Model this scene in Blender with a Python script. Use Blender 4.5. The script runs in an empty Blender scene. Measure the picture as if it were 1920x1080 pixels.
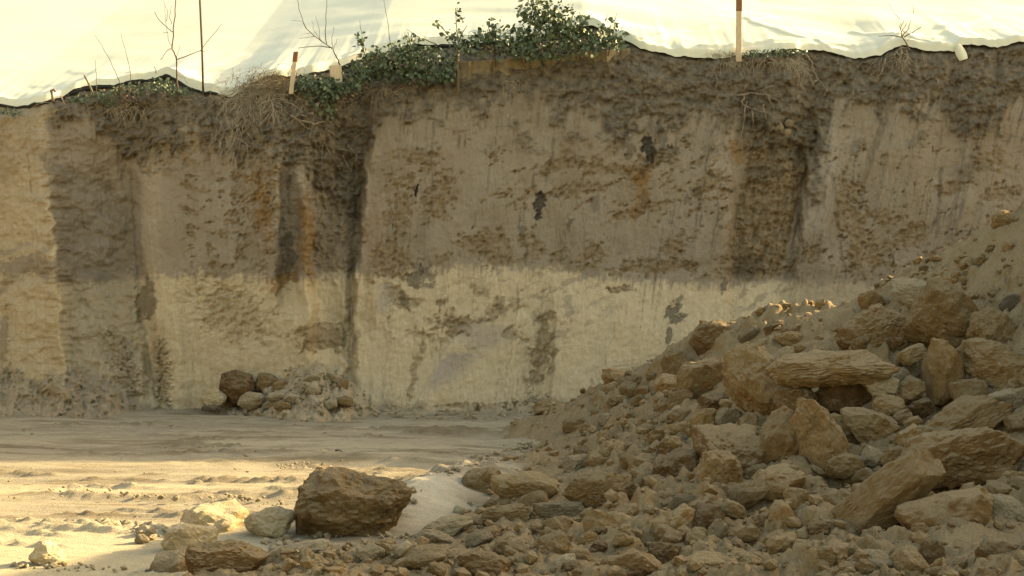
import bpy, bmesh, math
import numpy as np
from mathutils import Vector, Matrix, Euler

SC = bpy.context.scene
COL = SC.collection
F = 2640.0          # focal length in photograph pixels (1920 wide)
HZ = 506.0          # horizon row
EYE = 2.8           # eye height above the pit floor

# ------------------------------------------------------------------ camera
cam_d = bpy.data.cameras.new('camera')
cam = bpy.data.objects.new('camera', cam_d)
COL.objects.link(cam)
cam.location = (0, 0, EYE)
cam.rotation_euler = (math.radians(90), 0, 0)
cam_d.sensor_width = 36.0
cam_d.lens = 36.0 * F / 1920.0
cam_d.shift_y = -(540 - HZ) / 1920.0
cam_d.clip_start = 0.1
cam_d.clip_end = 3000
SC.camera = cam

# ------------------------------------------------------------------ sky, sun, exposure
SUN_EL = math.radians(20.0)
SUN_BEHIND = math.radians(24.0)      # the sun stands right of the picture, a little beyond the cut bank
sun_vec = Vector((math.cos(SUN_EL) * math.cos(SUN_BEHIND), math.cos(SUN_EL) * math.sin(SUN_BEHIND), math.sin(SUN_EL)))
world = bpy.data.worlds.new('World')
SC.world = world
world.use_nodes = True
wn = world.node_tree
for n in list(wn.nodes):
    wn.nodes.remove(n)
sky = wn.nodes.new('ShaderNodeTexSky')
sky.sky_type = 'NISHITA'
sky.sun_disc = False
sky.sun_elevation = SUN_EL
sky.sun_rotation = math.pi / 2 - SUN_BEHIND
sky.air_density = 1.0
sky.dust_density = 2.2
sky.ozone_density = 0.6
bg = wn.nodes.new('ShaderNodeBackground')
bg.inputs['Strength'].default_value = 0.15
wo = wn.nodes.new('ShaderNodeOutputWorld')
wn.links.new(sky.outputs[0], bg.inputs[0])
wn.links.new(bg.outputs[0], wo.inputs[0])
sd = bpy.data.lights.new('sun', 'SUN')
sd.energy = 4.6
sd.angle = math.radians(0.6)
sd.color = (1.0, 0.91, 0.75)
sun = bpy.data.objects.new('sun', sd)
COL.objects.link(sun)
sun.rotation_euler = sun_vec.to_track_quat('Z', 'Y').to_euler()
sun.location = (30, 20, 30)
SC.cycles.use_denoising = True
SC.cycles.denoiser = 'OPENIMAGEDENOISE'
SC.cycles.denoising_input_passes = 'RGB_ALBEDO_NORMAL'
SC.cycles.denoising_prefilter = 'NONE'
vs = SC.view_settings
vs.view_transform = 'Standard'
vs.look = 'None'
vs.gamma = 1.0
vs.use_curve_mapping = False
vs.exposure = 2.12
vs.use_white_balance = True
vs.white_balance_temperature = 10300
vs.white_balance_tint = 8

# ------------------------------------------------------------------ helpers
def P(u, v, d):
    """photograph pixel at depth d (metres) -> world point"""
    u = np.asarray(u, float); v = np.asarray(v, float); d = np.asarray(d, float)
    return np.stack(np.broadcast_arrays((u - 960) / F * d, d, EYE + (HZ - v) / F * d), -1)

_rs = np.random.RandomState(7)
_perm = _rs.permutation(1024).astype(np.int64)
_perm = np.concatenate([_perm, _perm, _perm])
_g3 = _rs.normal(size=(1024, 3)); _g3 /= np.linalg.norm(_g3, axis=1)[:, None]
_a2 = _rs.rand(1024) * 2 * np.pi
_g2 = np.stack([np.cos(_a2), np.sin(_a2)], 1)
_r1 = _rs.rand(1024)

def n2(x, y, seed=0):
    x = np.asarray(x, float); y = np.asarray(y, float)
    xi = np.floor(x).astype(np.int64); yi = np.floor(y).astype(np.int64)
    fx = x - xi; fy = y - yi
    sx = fx * fx * fx * (fx * (fx * 6 - 15) + 10); sy = fy * fy * fy * (fy * (fy * 6 - 15) + 10)
    def g(ix, iy, dx, dy):
        h = _perm[(_perm[(ix + seed * 37) & 1023] + iy + seed * 101) & 1023]
        v = _g2[h]
        return v[..., 0] * dx + v[..., 1] * dy
    a = g(xi, yi, fx, fy); b = g(xi + 1, yi, fx - 1, fy)
    c = g(xi, yi + 1, fx, fy - 1); d = g(xi + 1, yi + 1, fx - 1, fy - 1)
    return ((a + sx * (b - a)) + sy * ((c + sx * (d - c)) - (a + sx * (b - a)))) * 1.5

def f2(x, y, o=4, seed=0, gain=0.5):
    s = 0; a = 1.0; t = 0
    for k in range(o):
        s = s + a * n2(x * 2 ** k + 17.3 * k, y * 2 ** k - 9.1 * k, seed + k); t += a; a *= gain
    return s / t * 1.35

def n3(p, seed=0):
    i = np.floor(p).astype(np.int64); f = p - i
    s = f * f * f * (f * (f * 6 - 15) + 10)
    out = 0
    for dx in (0, 1):
        for dy in (0, 1):
            for dz in (0, 1):
                h = _perm[(_perm[(_perm[(i[:, 0] + dx + seed * 37) & 1023] + i[:, 1] + dy) & 1023] + i[:, 2] + dz + seed * 11) & 1023]
                g = _g3[h]
                v = g[:, 0] * (f[:, 0] - dx) + g[:, 1] * (f[:, 1] - dy) + g[:, 2] * (f[:, 2] - dz)
                w = (s[:, 0] if dx else 1 - s[:, 0]) * (s[:, 1] if dy else 1 - s[:, 1]) * (s[:, 2] if dz else 1 - s[:, 2])
                out = out + v * w
    return out * 1.6

def f3(p, o=4, seed=0, gain=0.5):
    s = 0; a = 1.0; t = 0
    for k in range(o):
        s = s + a * n3(p * 2 ** k + 13.7 * k, seed + k); t += a; a *= gain
    return s / t * 1.35

def worley(x, y, seed=0, jit=0.9):
    """F1, F2 and a cell random"""
    xi = np.floor(x).astype(np.int64); yi = np.floor(y).astype(np.int64)
    f1 = np.full(x.shape, 9.0); f2_ = np.full(x.shape, 9.0); rid = np.zeros(x.shape)
    for dx in (-1, 0, 1):
        for dy in (-1, 0, 1):
            cx = xi + dx; cy = yi + dy
            h = _perm[(_perm[(cx + seed * 53) & 1023] + cy + seed * 7) & 1023]
            px = cx + 0.5 + (_r1[h] - 0.5) * jit; py = cy + 0.5 + (_r1[(h * 7 + 31) & 1023] - 0.5) * jit
            d = np.hypot(x - px, y - py)
            nearer = d < f1
            f2_ = np.where(nearer, f1, np.minimum(f2_, d))
            rid = np.where(nearer, _r1[(h * 13 + 5) & 1023], rid)
            f1 = np.where(nearer, d, f1)
    return f1, f2_, rid

def sm(a, b, x):
    t = np.clip((x - a) / (b - a), 0, 1)
    return t * t * (3 - 2 * t)

def mesh_np(name, verts, faces, smooth=True):
    """faces: int array (n, k)"""
    me = bpy.data.meshes.new(name)
    verts = np.ascontiguousarray(verts, np.float32); faces = np.ascontiguousarray(faces, np.int32)
    n, k = faces.shape
    me.vertices.add(len(verts)); me.vertices.foreach_set('co', verts.ravel())
    me.loops.add(n * k); me.loops.foreach_set('vertex_index', faces.ravel())
    me.polygons.add(n)
    me.polygons.foreach_set('loop_start', np.arange(0, n * k, k, dtype=np.int32))
    me.polygons.foreach_set('use_smooth', np.full(n, smooth))
    me.update(calc_edges=True)
    me.validate()
    return me

def grid_faces(nr, nc):
    i = np.arange(nr * nc).reshape(nr, nc)
    return np.stack([i[:-1, :-1], i[:-1, 1:], i[1:, 1:], i[1:, :-1]], -1).reshape(-1, 4)

def add_attr(me, name, rgba):
    a = me.attributes.new(name, 'FLOAT_COLOR', 'POINT')
    a.data.foreach_set('color', np.ascontiguousarray(rgba, np.float32).ravel())

def link(name, me, mat=None, parent=None):
    o = bpy.data.objects.new(name, me)
    if mat is not None and not me.materials:
        me.materials.append(mat)
    COL.objects.link(o)
    if parent is not None:
        o.parent = parent
    return o

def tag(o, label=None, cat=None, group=None, kind=None):
    if label: o['label'] = label
    if cat: o['category'] = cat
    if group: o['group'] = group
    if kind: o['kind'] = kind
    return o

def empty(name, loc=(0, 0, 0)):
    o = bpy.data.objects.new(name, None)
    COL.objects.link(o); o.location = loc
    return o

class MB:
    """collects loose pieces into one mesh"""
    def __init__(self): self.v = []; self.f = []; self.n = 0
    def add(self, v, f):
        v = np.asarray(v, float)
        self.v.append(v); self.f += [tuple(int(i) + self.n for i in q) for q in f]; self.n += len(v)
    def tube(self, pts, rad, sides=5):
        pts = np.asarray(pts, float); n = len(pts)
        rad = np.broadcast_to(np.asarray(rad, float), (n,))
        t = np.gradient(pts, axis=0); t /= np.linalg.norm(t, axis=1)[:, None] + 1e-9
        ref = np.array([0.0, 1.0, 0.0]) if abs(t[0, 1]) < 0.8 else np.array([1.0, 0, 0])
        V = []
        for i in range(n):
            a = np.cross(t[i], ref); a /= np.linalg.norm(a) + 1e-9; b = np.cross(t[i], a)
            for k in range(sides):
                an = 2 * np.pi * k / sides
                V.append(pts[i] + rad[i] * (a * np.cos(an) + b * np.sin(an)))
        fs = []
        for i in range(n - 1):
            for k in range(sides):
                k2 = (k + 1) % sides
                fs.append((i * sides + k, i * sides + k2, (i + 1) * sides + k2, (i + 1) * sides + k))
        fs.append(tuple(range(sides))[::-1]); fs.append(tuple((n - 1) * sides + k for k in range(sides)))
        self.add(V, fs)
    def build(self, name, mat, parent=None, smooth=True):
        me = bpy.data.meshes.new(name)
        me.from_pydata([tuple(p) for p in np.concatenate(self.v)], [], self.f)
        if smooth:
            me.polygons.foreach_set('use_smooth', np.full(len(me.polygons), True))
        me.update()
        return link(name, me, mat, parent)

# ------------------------------------------------------------------ materials
class NT:
    def __init__(self, name):
        self.m = bpy.data.materials.new(name); self.m.use_nodes = True
        self.t = self.m.node_tree
        self.b = self.t.nodes['Principled BSDF']
        self.b.inputs['Roughness'].default_value = 0.95
        self.b.inputs['Specular IOR Level'].default_value = 0.12
        self.co = self.t.nodes.new('ShaderNodeTexCoord')
    def n(self, k, **kw):
        x = self.t.nodes.new(k)
        for a, b in kw.items(): setattr(x, a, b)
        return x
    def l(self, a, b): self.t.links.new(a, b)
    def noise(self, scale, detail=5, rough=0.6, vec=None, dist=0.0, mapscale=None):
        x = self.n('ShaderNodeTexNoise')
        x.inputs['Scale'].default_value = scale; x.inputs['Detail'].default_value = detail
        x.inputs['Roughness'].default_value = rough; x.inputs['Distortion'].default_value = dist
        v = vec or self.co.outputs['Object']
        if mapscale:
            mp = self.n('ShaderNodeMapping'); mp.inputs['Scale'].default_value = mapscale
            self.l(v, mp.inputs[0]); v = mp.outputs[0]
        self.l(v, x.inputs['Vector'])
        return x.outputs['Fac']
    def ramp(self, fac, lo, hi):
        x = self.n('ShaderNodeMapRange'); x.interpolation_type = 'SMOOTHSTEP'
        x.inputs['From Min'].default_value = lo; x.inputs['From Max'].default_value = hi
        self.l(fac, x.inputs['Value'])
        return x.outputs[0]
    def mix(self, fac, a, b, mode='MIX'):
        x = self.n('ShaderNodeMix', data_type='RGBA', blend_type=mode)
        for s, v in ((x.inputs[0], fac), (x.inputs[6], a), (x.inputs[7], b)):
            if isinstance(v, (int, float)): s.default_value = v
            elif isinstance(v, tuple): s.default_value = (*v, 1.0)
            else: self.l(v, s)
        return x.outputs[2]
    def math(self, op, a, b=0.5):
        x = self.n('ShaderNodeMath', operation=op)
        for s, v in ((x.inputs[0], a), (x.inputs[1], b)):
            if isinstance(v, (int, float)): s.default_value = v
            else: self.l(v, s)
        return x.outputs[0]
    def gain(self, col, fac, lo, hi):
        """multiply a colour by lo..hi over fac"""
        x = self.n('ShaderNodeMapRange'); x.inputs['To Min'].default_value = lo; x.inputs['To Max'].default_value = hi
        x.inputs['From Min'].default_value = 0.3; x.inputs['From Max'].default_value = 0.7
        self.l(fac, x.inputs['Value'])
        h = self.n('ShaderNodeVectorMath', operation='SCALE')
        self.l(col, h.inputs[0]); self.l(x.outputs[0], h.inputs['Scale'])
        return h.outputs[0]
    def bump(self, h, strength=0.4, dist=0.02, normal=None):
        x = self.n('ShaderNodeBump'); x.inputs['Strength'].default_value = strength; x.inputs['Distance'].default_value = dist
        self.l(h, x.inputs['Height'])
        if normal is not None: self.l(normal, x.inputs['Normal'])
        return x.outputs[0]
    def out(self, col, normal=None):
        if isinstance(col, tuple): self.b.inputs['Base Color'].default_value = (*col, 1)
        else: self.l(col, self.b.inputs['Base Color'])
        if normal is not None: self.l(normal, self.b.inputs['Normal'])
        return self.m

# albedos
C_GREY = (0.232, 0.190, 0.136)     # mottled grey-brown silt
C_PALE = (0.42, 0.342, 0.222)       # pale sand
C_OCHRE = (0.185, 0.128, 0.068)
C_TOP = (0.088, 0.072, 0.050)      # humus topsoil
C_DARK = (0.050, 0.042, 0.032)
C_RUST = (0.20, 0.105, 0.035)

def mat_cliff():
    k = NT('bank_soil')
    at = k.n('ShaderNodeAttribute', attribute_name='soil')
    sp = k.n('ShaderNodeSeparateColor'); k.l(at.outputs['Color'], sp.inputs[0])
    at2 = k.n('ShaderNodeAttribute', attribute_name='soil_b')
    sp2 = k.n('ShaderNodeSeparateColor'); k.l(at2.outputs['Color'], sp2.inputs[0])
    g1 = k.noise(1.3, 5, 0.6); g2 = k.noise(9, 6, 0.65); g3 = k.noise(60, 4, 0.7)
    base = k.mix(k.ramp(g1, 0.35, 0.7), C_GREY, (0.198, 0.154, 0.102))
    pale = k.mix(k.ramp(g2, 0.35, 0.7), C_PALE, (0.375, 0.295, 0.175))
    c = k.mix(sp.outputs[2], base, pale)
    och = k.mix(k.ramp(g2, 0.4, 0.65), C_OCHRE, (0.205, 0.150, 0.088))
    c = k.mix(sp.outputs[1], c, och)
    c = k.mix(sp2.outputs[0], c, C_RUST)
    c = k.mix(sp2.outputs[1], c, (0.285, 0.24, 0.185))     # mauve-grey clay
    top = k.mix(k.ramp(g2, 0.35, 0.7), C_TOP, (0.135, 0.110, 0.075))
    c = k.mix(sp.outputs[0], c, top)
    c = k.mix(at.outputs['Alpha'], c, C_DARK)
    c = k.gain(c, g3, 0.82, 1.16)
    c = k.gain(c, k.noise(22, 5, 0.7), 0.92, 1.07)
    mp = k.n('ShaderNodeMapping'); mp.inputs['Rotation'].default_value = (0, math.radians(7), 0); k.l(k.co.outputs['Object'], mp.inputs[0])
    c = k.gain(c, k.noise(16, 5, 0.7, mp.outputs[0], mapscale=(1, 0.3, 0.035)), 0.89, 1.08)
    h = k.math('ADD', k.noise(35, 6, 0.7), k.math('MULTIPLY', k.noise(20, 4, 0.7, mp.outputs[0], mapscale=(1, 0.3, 0.04)), 0.8))
    return k.out(c, k.bump(h, 0.6, 0.025))

def mat_dirt(name, tan, grey, ochre, obj_random=True, bump=0.6, bscale=1.0, dust=0.85):
    k = NT(name)
    co = k.co.outputs['Object']
    if obj_random:
        oi = k.n('ShaderNodeObjectInfo')
        ad = k.n('ShaderNodeVectorMath', operation='MULTIPLY_ADD')
        cb = k.n('ShaderNodeCombineXYZ')
        for i in range(3): k.l(oi.outputs['Random'], cb.inputs[i])
        k.l(cb.outputs[0], ad.inputs[0]); ad.inputs[1].default_value = (40, 23, 71); k.l(co, ad.inputs[2])
        co = ad.outputs[0]
    g1 = k.noise(2.2 * bscale, 4, 0.6, co); g2 = k.noise(9 * bscale, 6, 0.7, co); g3 = k.noise(45 * bscale, 5, 0.75, co)
    c = k.mix(k.ramp(g1, 0.38, 0.66), tan, ochre)
    c = k.mix(k.math('MULTIPLY', k.ramp(g2, 0.45, 0.72), 0.6), c, grey)
    if dust:
        ge = k.n('ShaderNodeNewGeometry'); sx = k.n('ShaderNodeSeparateXYZ'); k.l(ge.outputs['Normal'], sx.inputs[0])
        d = k.math('MULTIPLY', k.ramp(k.math('ADD', sx.outputs[2], k.math('MULTIPLY', k.math('SUBTRACT', g2, 0.5), 1.3)), 0.15, 0.85), dust)
        c = k.mix(d, c, grey)
    c = k.gain(c, g3, 0.78, 1.2)
    if obj_random:
        mr = k.n('ShaderNodeMapRange'); mr.inputs['To Min'].default_value = 0.74; mr.inputs['To Max'].default_value = 1.2
        k.l(oi.outputs['Random'], mr.inputs[0])
        h = k.n('ShaderNodeVectorMath', operation='SCALE'); k.l(c, h.inputs[0]); k.l(mr.outputs[0], h.inputs['Scale']); c = h.outputs[0]
    hh = k.math('ADD', k.noise(16 * bscale, 8, 0.78, co), k.math('MULTIPLY', k.noise(70 * bscale, 5, 0.75, co), 0.5))
    return k.out(c, k.bump(hh, bump, 0.075))

M = {}
M['cliff'] = mat_cliff()
TAN = (0.228, 0.148, 0.066); GRY = (0.258, 0.196, 0.112); OCH = (0.192, 0.105, 0.036)
M['pile'] = mat_dirt('pile_soil', TAN, GRY, OCH, False, 0.7)
M['clod'] = mat_dirt('clod_soil', TAN, GRY, OCH, True, 0.7)
M['rust_clod'] = mat_dirt('rust_clod_soil', (0.155, 0.088, 0.034), (0.215, 0.162, 0.094), (0.112, 0.060, 0.022), True, 0.7)
M['grey_clod'] = mat_dirt('grey_clod_soil', (0.225, 0.175, 0.105), (0.25, 0.20, 0.125), (0.19, 0.138, 0.072), True, 0.7)
M['pale_clod'] = mat_dirt('pale_clod_soil', (0.36, 0.29, 0.17), (0.38, 0.31, 0.20), (0.31, 0.23, 0.12), True, 0.6)
M['boulder'] = mat_dirt('boulder_soil', (0.24, 0.15, 0.062), (0.29, 0.225, 0.135), (0.165, 0.098, 0.038), True, 1.0, dust=0.75)
M['floor_crumb'] = mat_dirt('floor_crumb_soil', (0.30, 0.24, 0.145), (0.32, 0.27, 0.18), (0.24, 0.18, 0.10), False, 0.7)
M['dark_clod'] = mat_dirt('dark_clod_soil', (0.085, 0.068, 0.045), (0.13, 0.105, 0.07), (0.10, 0.075, 0.042), True, 0.7)

def mat_floor():
    k = NT('floor_sand')
    at = k.n('ShaderNodeAttribute', attribute_name='soil')
    sp = k.n('ShaderNodeSeparateColor'); k.l(at.outputs['Color'], sp.inputs[0])
    g2 = k.noise(5, 6, 0.65, mapscale=(0.35, 1, 1)); g3 = k.noise(60, 4, 0.7)
    c = k.mix(k.ramp(g2, 0.35, 0.7), (0.285, 0.248, 0.174), (0.24, 0.203, 0.138))
    c = k.mix(sp.outputs[0], c, (0.37, 0.315, 0.205))
    c = k.mix(sp.outputs[2], c, (0.37, 0.335, 0.25))
    c = k.mix(sp.outputs[1], c, (0.165, 0.130, 0.080))
    c = k.gain(c, g3, 0.78, 1.18)
    c = k.gain(c, k.noise(14, 6, 0.75, mapscale=(0.5, 1, 1)), 0.85, 1.12)
    return k.out(c, k.bump(k.noise(30, 8, 0.78), 0.6, 0.04))
M['floor'] = mat_floor()

def mat_plain(name, c, c2=None, scale=12, rough=0.9, bump=0.0, mapscale=None, spec=0.12):
    k = NT(name)
    k.b.inputs['Roughness'].default_value = rough; k.b.inputs['Specular IOR Level'].default_value = spec
    g = k.noise(scale, 5, 0.65, mapscale=mapscale)
    col = k.mix(k.ramp(g, 0.3, 0.7), c, c2 or tuple(x * 0.75 for x in c))
    return k.out(col, k.bump(g, bump, 0.02) if bump else None)

def mat_leaf(name, a, b, trans=0.0):
    k = NT(name)
    at = k.n('ShaderNodeAttribute', attribute_name='tone')
    col = k.mix(at.outputs['Fac'], a, b)
    k.b.inputs['Roughness'].default_value = 0.55; k.b.inputs['Specular IOR Level'].default_value = 0.3
    return k.out(col)
M['leaf'] = mat_leaf('ivy_leaf', (0.036, 0.058, 0.026), (0.13, 0.165, 0.085))
M['straw'] = mat_leaf('dry_straw', (0.16, 0.125, 0.075), (0.34, 0.28, 0.18))
M['deadleaf'] = mat_leaf('dead_leaf', (0.10, 0.06, 0.035), (0.22, 0.15, 0.09))
M['bark'] = mat_plain('bark', (0.11, 0.082, 0.055), (0.065, 0.05, 0.036), 30)
M['root'] = mat_plain('root_bark', (0.25, 0.195, 0.13), (0.15, 0.115, 0.075), 25)
M['stem'] = mat_plain('pale_stem', (0.30, 0.24, 0.15), (0.2, 0.15, 0.09), 25)
M['lath'] = mat_plain('pale_lath_wood', (0.55, 0.44, 0.29), (0.38, 0.29, 0.18), 14, mapscale=(6, 6, 0.6))
M['paint'] = mat_plain('rust_orange_paint', (0.22, 0.105, 0.048), (0.15, 0.075, 0.038), 25, 0.7)
M['rod'] = mat_plain('rusty_steel', (0.11, 0.075, 0.05), (0.06, 0.045, 0.035), 30, 0.6)
M['greywood'] = mat_plain('weathered_wood', (0.20, 0.155, 0.10), (0.11, 0.085, 0.055), 18, mapscale=(6, 6, 0.6))
M['concrete'] = mat_plain('buff_concrete', (0.27, 0.215, 0.125), (0.15, 0.115, 0.068), 4, 0.9, 0.6)
M['hem'] = mat_plain('black_plastic_shade', (0.03, 0.032, 0.026), (0.018, 0.02, 0.017), 8, 0.5)
def mat_tarp():
    k = NT('cream_plastic')
    g = k.noise(0.5, 5, 0.6)
    col = k.mix(k.ramp(g, 0.3, 0.7), (0.55, 0.53, 0.375), (0.51, 0.492, 0.355))
    k.b.inputs['Roughness'].default_value = 0.5; k.b.inputs['Specular IOR Level'].default_value = 0.3
    h = k.math('ADD', k.noise(1.6, 3, 0.5, dist=1.0), k.math('MULTIPLY', k.noise(9, 3, 0.5), 0.06))
    return k.out(col, k.bump(h, 0.12, 0.05))
M['tarp'] = mat_tarp()
# ------------------------------------------------------------------ cut bank
RIM = np.array([(-900, 205), (-150, 212), (0, 214), (40, 212), (78, 198), (110, 200), (160, 192), (240, 186), (330, 182), (420, 184), (450, 172), (490, 158),
                (560, 165), (620, 160), (690, 160), (760, 150), (850, 146), (1000, 124), (1170, 104), (1200, 95), (1290, 111), (1330, 112), (1390, 106), (1450, 100),
                (1510, 96), (1560, 104), (1620, 113), (1650, 108), (1690, 92), (1720, 96), (1800, 97), (1850, 92), (1920, 82), (2100, 78), (2900, 90), (4200, 100)], float)
EDGE = np.array([(-900, 180), (-150, 188), (0, 195), (50, 197), (80, 193), (105, 184), (140, 166), (200, 158), (250, 153), (312, 140), (330, 147), (350, 160), (380, 170), (430, 181),
                 (455, 170), (475, 152), (500, 142), (560, 142), (640, 124), (700, 104), (760, 84), (850, 82), (950, 80), (1050, 60), (1110, 48), (1165, 72), (1200, 92), (1290, 108),
                 (1330, 110), (1390, 104), (1450, 95), (1510, 90), (1545, 98), (1620, 110), (1650, 105), (1675, 90), (1692, 84), (1720, 93), (1760, 96), (1792, 95), (1806, 84), (1860, 87), (1920, 78), (2100, 74), (2900, 86), (4200, 96)], float)
def rim(u): return np.interp(u, RIM[:, 0], RIM[:, 1])
def edge(u): return np.interp(u, EDGE[:, 0], EDGE[:, 1])

# depth (metres toward the camera from the 28.4 m plane) along rows of the picture
ROWS = {
    150: [(-900, .2), (0, .2), (70, .4), (160, .1), (250, -.1), (330, -.1), (430, .1), (500, .4), (590, .3), (680, -.05), (705, 0), (1040, 0), (1370, .05), (1480, .05), (1540, -.12), (1600, 0), (1920, .1), (4200, .2)],
    260: [(-900, .2), (0, .3), (75, .75), (160, .45), (245, .1), (258, .0), (300, .12), (440, .3), (520, .65), (590, .45), (640, .0), (690, -.3), (697, 0), (1040, 0), (1370, .08), (1395, -.08), (1480, .08), (1530, -.3), (1538, .05), (1920, .1), (4200, .2)],
    340: [(-900, .1), (0, .2), (60, .7), (90, 1.15), (98, 1.0), (140, .65), (232, -.1), (242, -.15), (258, .12), (300, .2), (458, .32), (464, .65), (520, .85), (530, .5), (552, .5), (570, .7), (588, .15), (640, -.2), (680, -.5), (686, 0), (1040, 0), (1368, .08), (1378, -.14), (1480, -.05), (1511, -.42), (1517, .08), (1920, .1), (4200, .2)],
    420: [(-900, .1), (0, .2), (60, .9), (98, 1.5), (106, 1.3), (150, .8), (238, -.1), (250, -.2), (266, .15), (300, .2), (480, .4), (490, .75), (520, .95), (530, .4), (556, .4), (572, .85), (588, .1), (640, -.1), (672, -.5), (678, .02), (1040, .02), (1366, .1), (1376, -.16), (1476, -.08), (1501, -.38), (1507, .08), (1920, .1), (4200, .2)],
    510: [(-900, .2), (0, .4), (60, 1.0), (106, 1.75), (114, 1.5), (150, 1.05), (246, .0), (256, -.15), (272, .2), (300, .25), (500, .55), (514, .8), (528, .35), (558, .35), (574, .95), (590, .2), (645, .08), (664, -.3), (670, .08), (1040, .06), (1362, .1), (1374, -.12), (1470, -.06), (1491, -.25), (1497, .08), (1920, .1), (4200, .2)],
    600: [(-900, .4), (0, .7), (60, 1.3), (112, 1.95), (122, 1.7), (160, 1.25), (256, .15), (266, -.1), (284, -.1), (296, .25), (420, .4), (540, .75), (582, 1.1), (598, .4), (642, .25), (659, -.15), (665, .15), (1034, .14), (1040, .34), (1362, .34), (1475, .1), (1490, .14), (1920, .15), (4200, .25)],
    700: [(-900, .9), (0, 1.2), (116, 2.05), (126, 1.85), (190, 1.4), (266, .4), (278, -.05), (300, -.1), (318, .15), (340, .3), (560, .9), (640, .6), (660, .08), (670, .26), (1032, .26), (1038, .56), (1362, .5), (1920, .3), (4200, .3)],
    800: [(-900, 1.3), (0, 1.8), (120, 2.2), (220, 1.8), (285, .6), (300, .2), (315, .2), (345, .45), (560, 1.0), (640, .8), (665, .35), (676, .45), (1030, .45), (1036, .72), (1920, .5), (4200, .4)],
}
RV = np.array(sorted(ROWS))
def serr(V):
    return 7 * n2(V / 17.0, V * 0 + .5, 181) + 4 * n2(V / 7.0, V * 0 + .2, 182) + 9 * n2(V / 60.0, V * 0 + .8, 183)
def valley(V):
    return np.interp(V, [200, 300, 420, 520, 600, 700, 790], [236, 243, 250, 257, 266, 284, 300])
def bank_D(U, V):
    Uj = U + 7 * n2(U / 60.0, V / 45.0, 3) + 4 * f2(U / 20.0, V / 16.0, 3, 4) + sm(320, 200, U) * 12 * f2(U / 60.0, V / 48.0, 3, 5, .5)
    Uj = Uj + serr(V) * sm(150, 122, U) * sm(66, 92, U)
    T = np.stack([np.interp(Uj, [a for a, _ in ROWS[r]], [b for _, b in ROWS[r]]) for r in RV])
    i = np.clip(np.searchsorted(RV, V) - 1, 0, len(RV) - 2)
    t = np.clip((V - RV[i]) / (RV[i + 1] - RV[i]), 0, 1)
    a = np.take_along_axis(T, i[None], 0)[0]; b = np.take_along_axis(T, (i + 1)[None], 0)[0]
    set_back = np.interp(V, [150, 260, 340, 420, 700, 800], [.15, .45, .75, 1.05, 1.7, 1.95]) * sm(340, 120, U) + np.interp(V, [300, 500, 700, 800], [0, .1, .45, .6]) * sm(300, 380, U) * sm(670, 620, U)
    return a + (b - a) * t - set_back

TALUS = np.array([(-900, 690), (0, 690), (70, 712), (150, 690), (190, 705), (250, 745), (285, 766), (310, 768), (370, 768), (400, 755), (470, 740), (540, 694), (600, 676), (640, 700), (700, 745), (725, 758),
                  (790, 756), (850, 764), (960, 757), (1010, 735), (1040, 748), (1065, 768), (1120, 752), (1160, 715), (1240, 690), (1400, 640), (1920, 600), (4200, 600)], float)

RAG = {}
def soft_ell(U, V, u0, v0, ru, rv, ang=0.0, soft=0.35):
    c, s = math.cos(math.radians(ang)), math.sin(math.radians(ang))
    x = (U - u0) * c + (V - v0) * s; y = -(U - u0) * s + (V - v0) * c
    r = np.hypot(x / ru, y / rv)
    if soft >= .5: return 1 - sm(1 - soft, 1 + soft, r)
    if 'f' not in RAG or RAG['s'] != U.shape:
        RAG['f'] = f2(U / 24, V / 20, 5, 143, .68); RAG['s'] = U.shape
    return 1 - sm(.86, 1.10, r + 1.1 * RAG['f'])

def seg_mask(U, V, u0, v0, u1, v1, w0, w1):
    dx, dy = u1 - u0, v1 - v0; L2 = dx * dx + dy * dy
    t = np.clip(((U - u0) * dx + (V - v0) * dy) / L2, 0, 1)
    d = np.hypot(U - u0 - t * dx, V - v0 - t * dy)
    w = w0 + (w1 - w0) * t
    return 1 - sm(0.5, 1.2, d / w)

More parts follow.
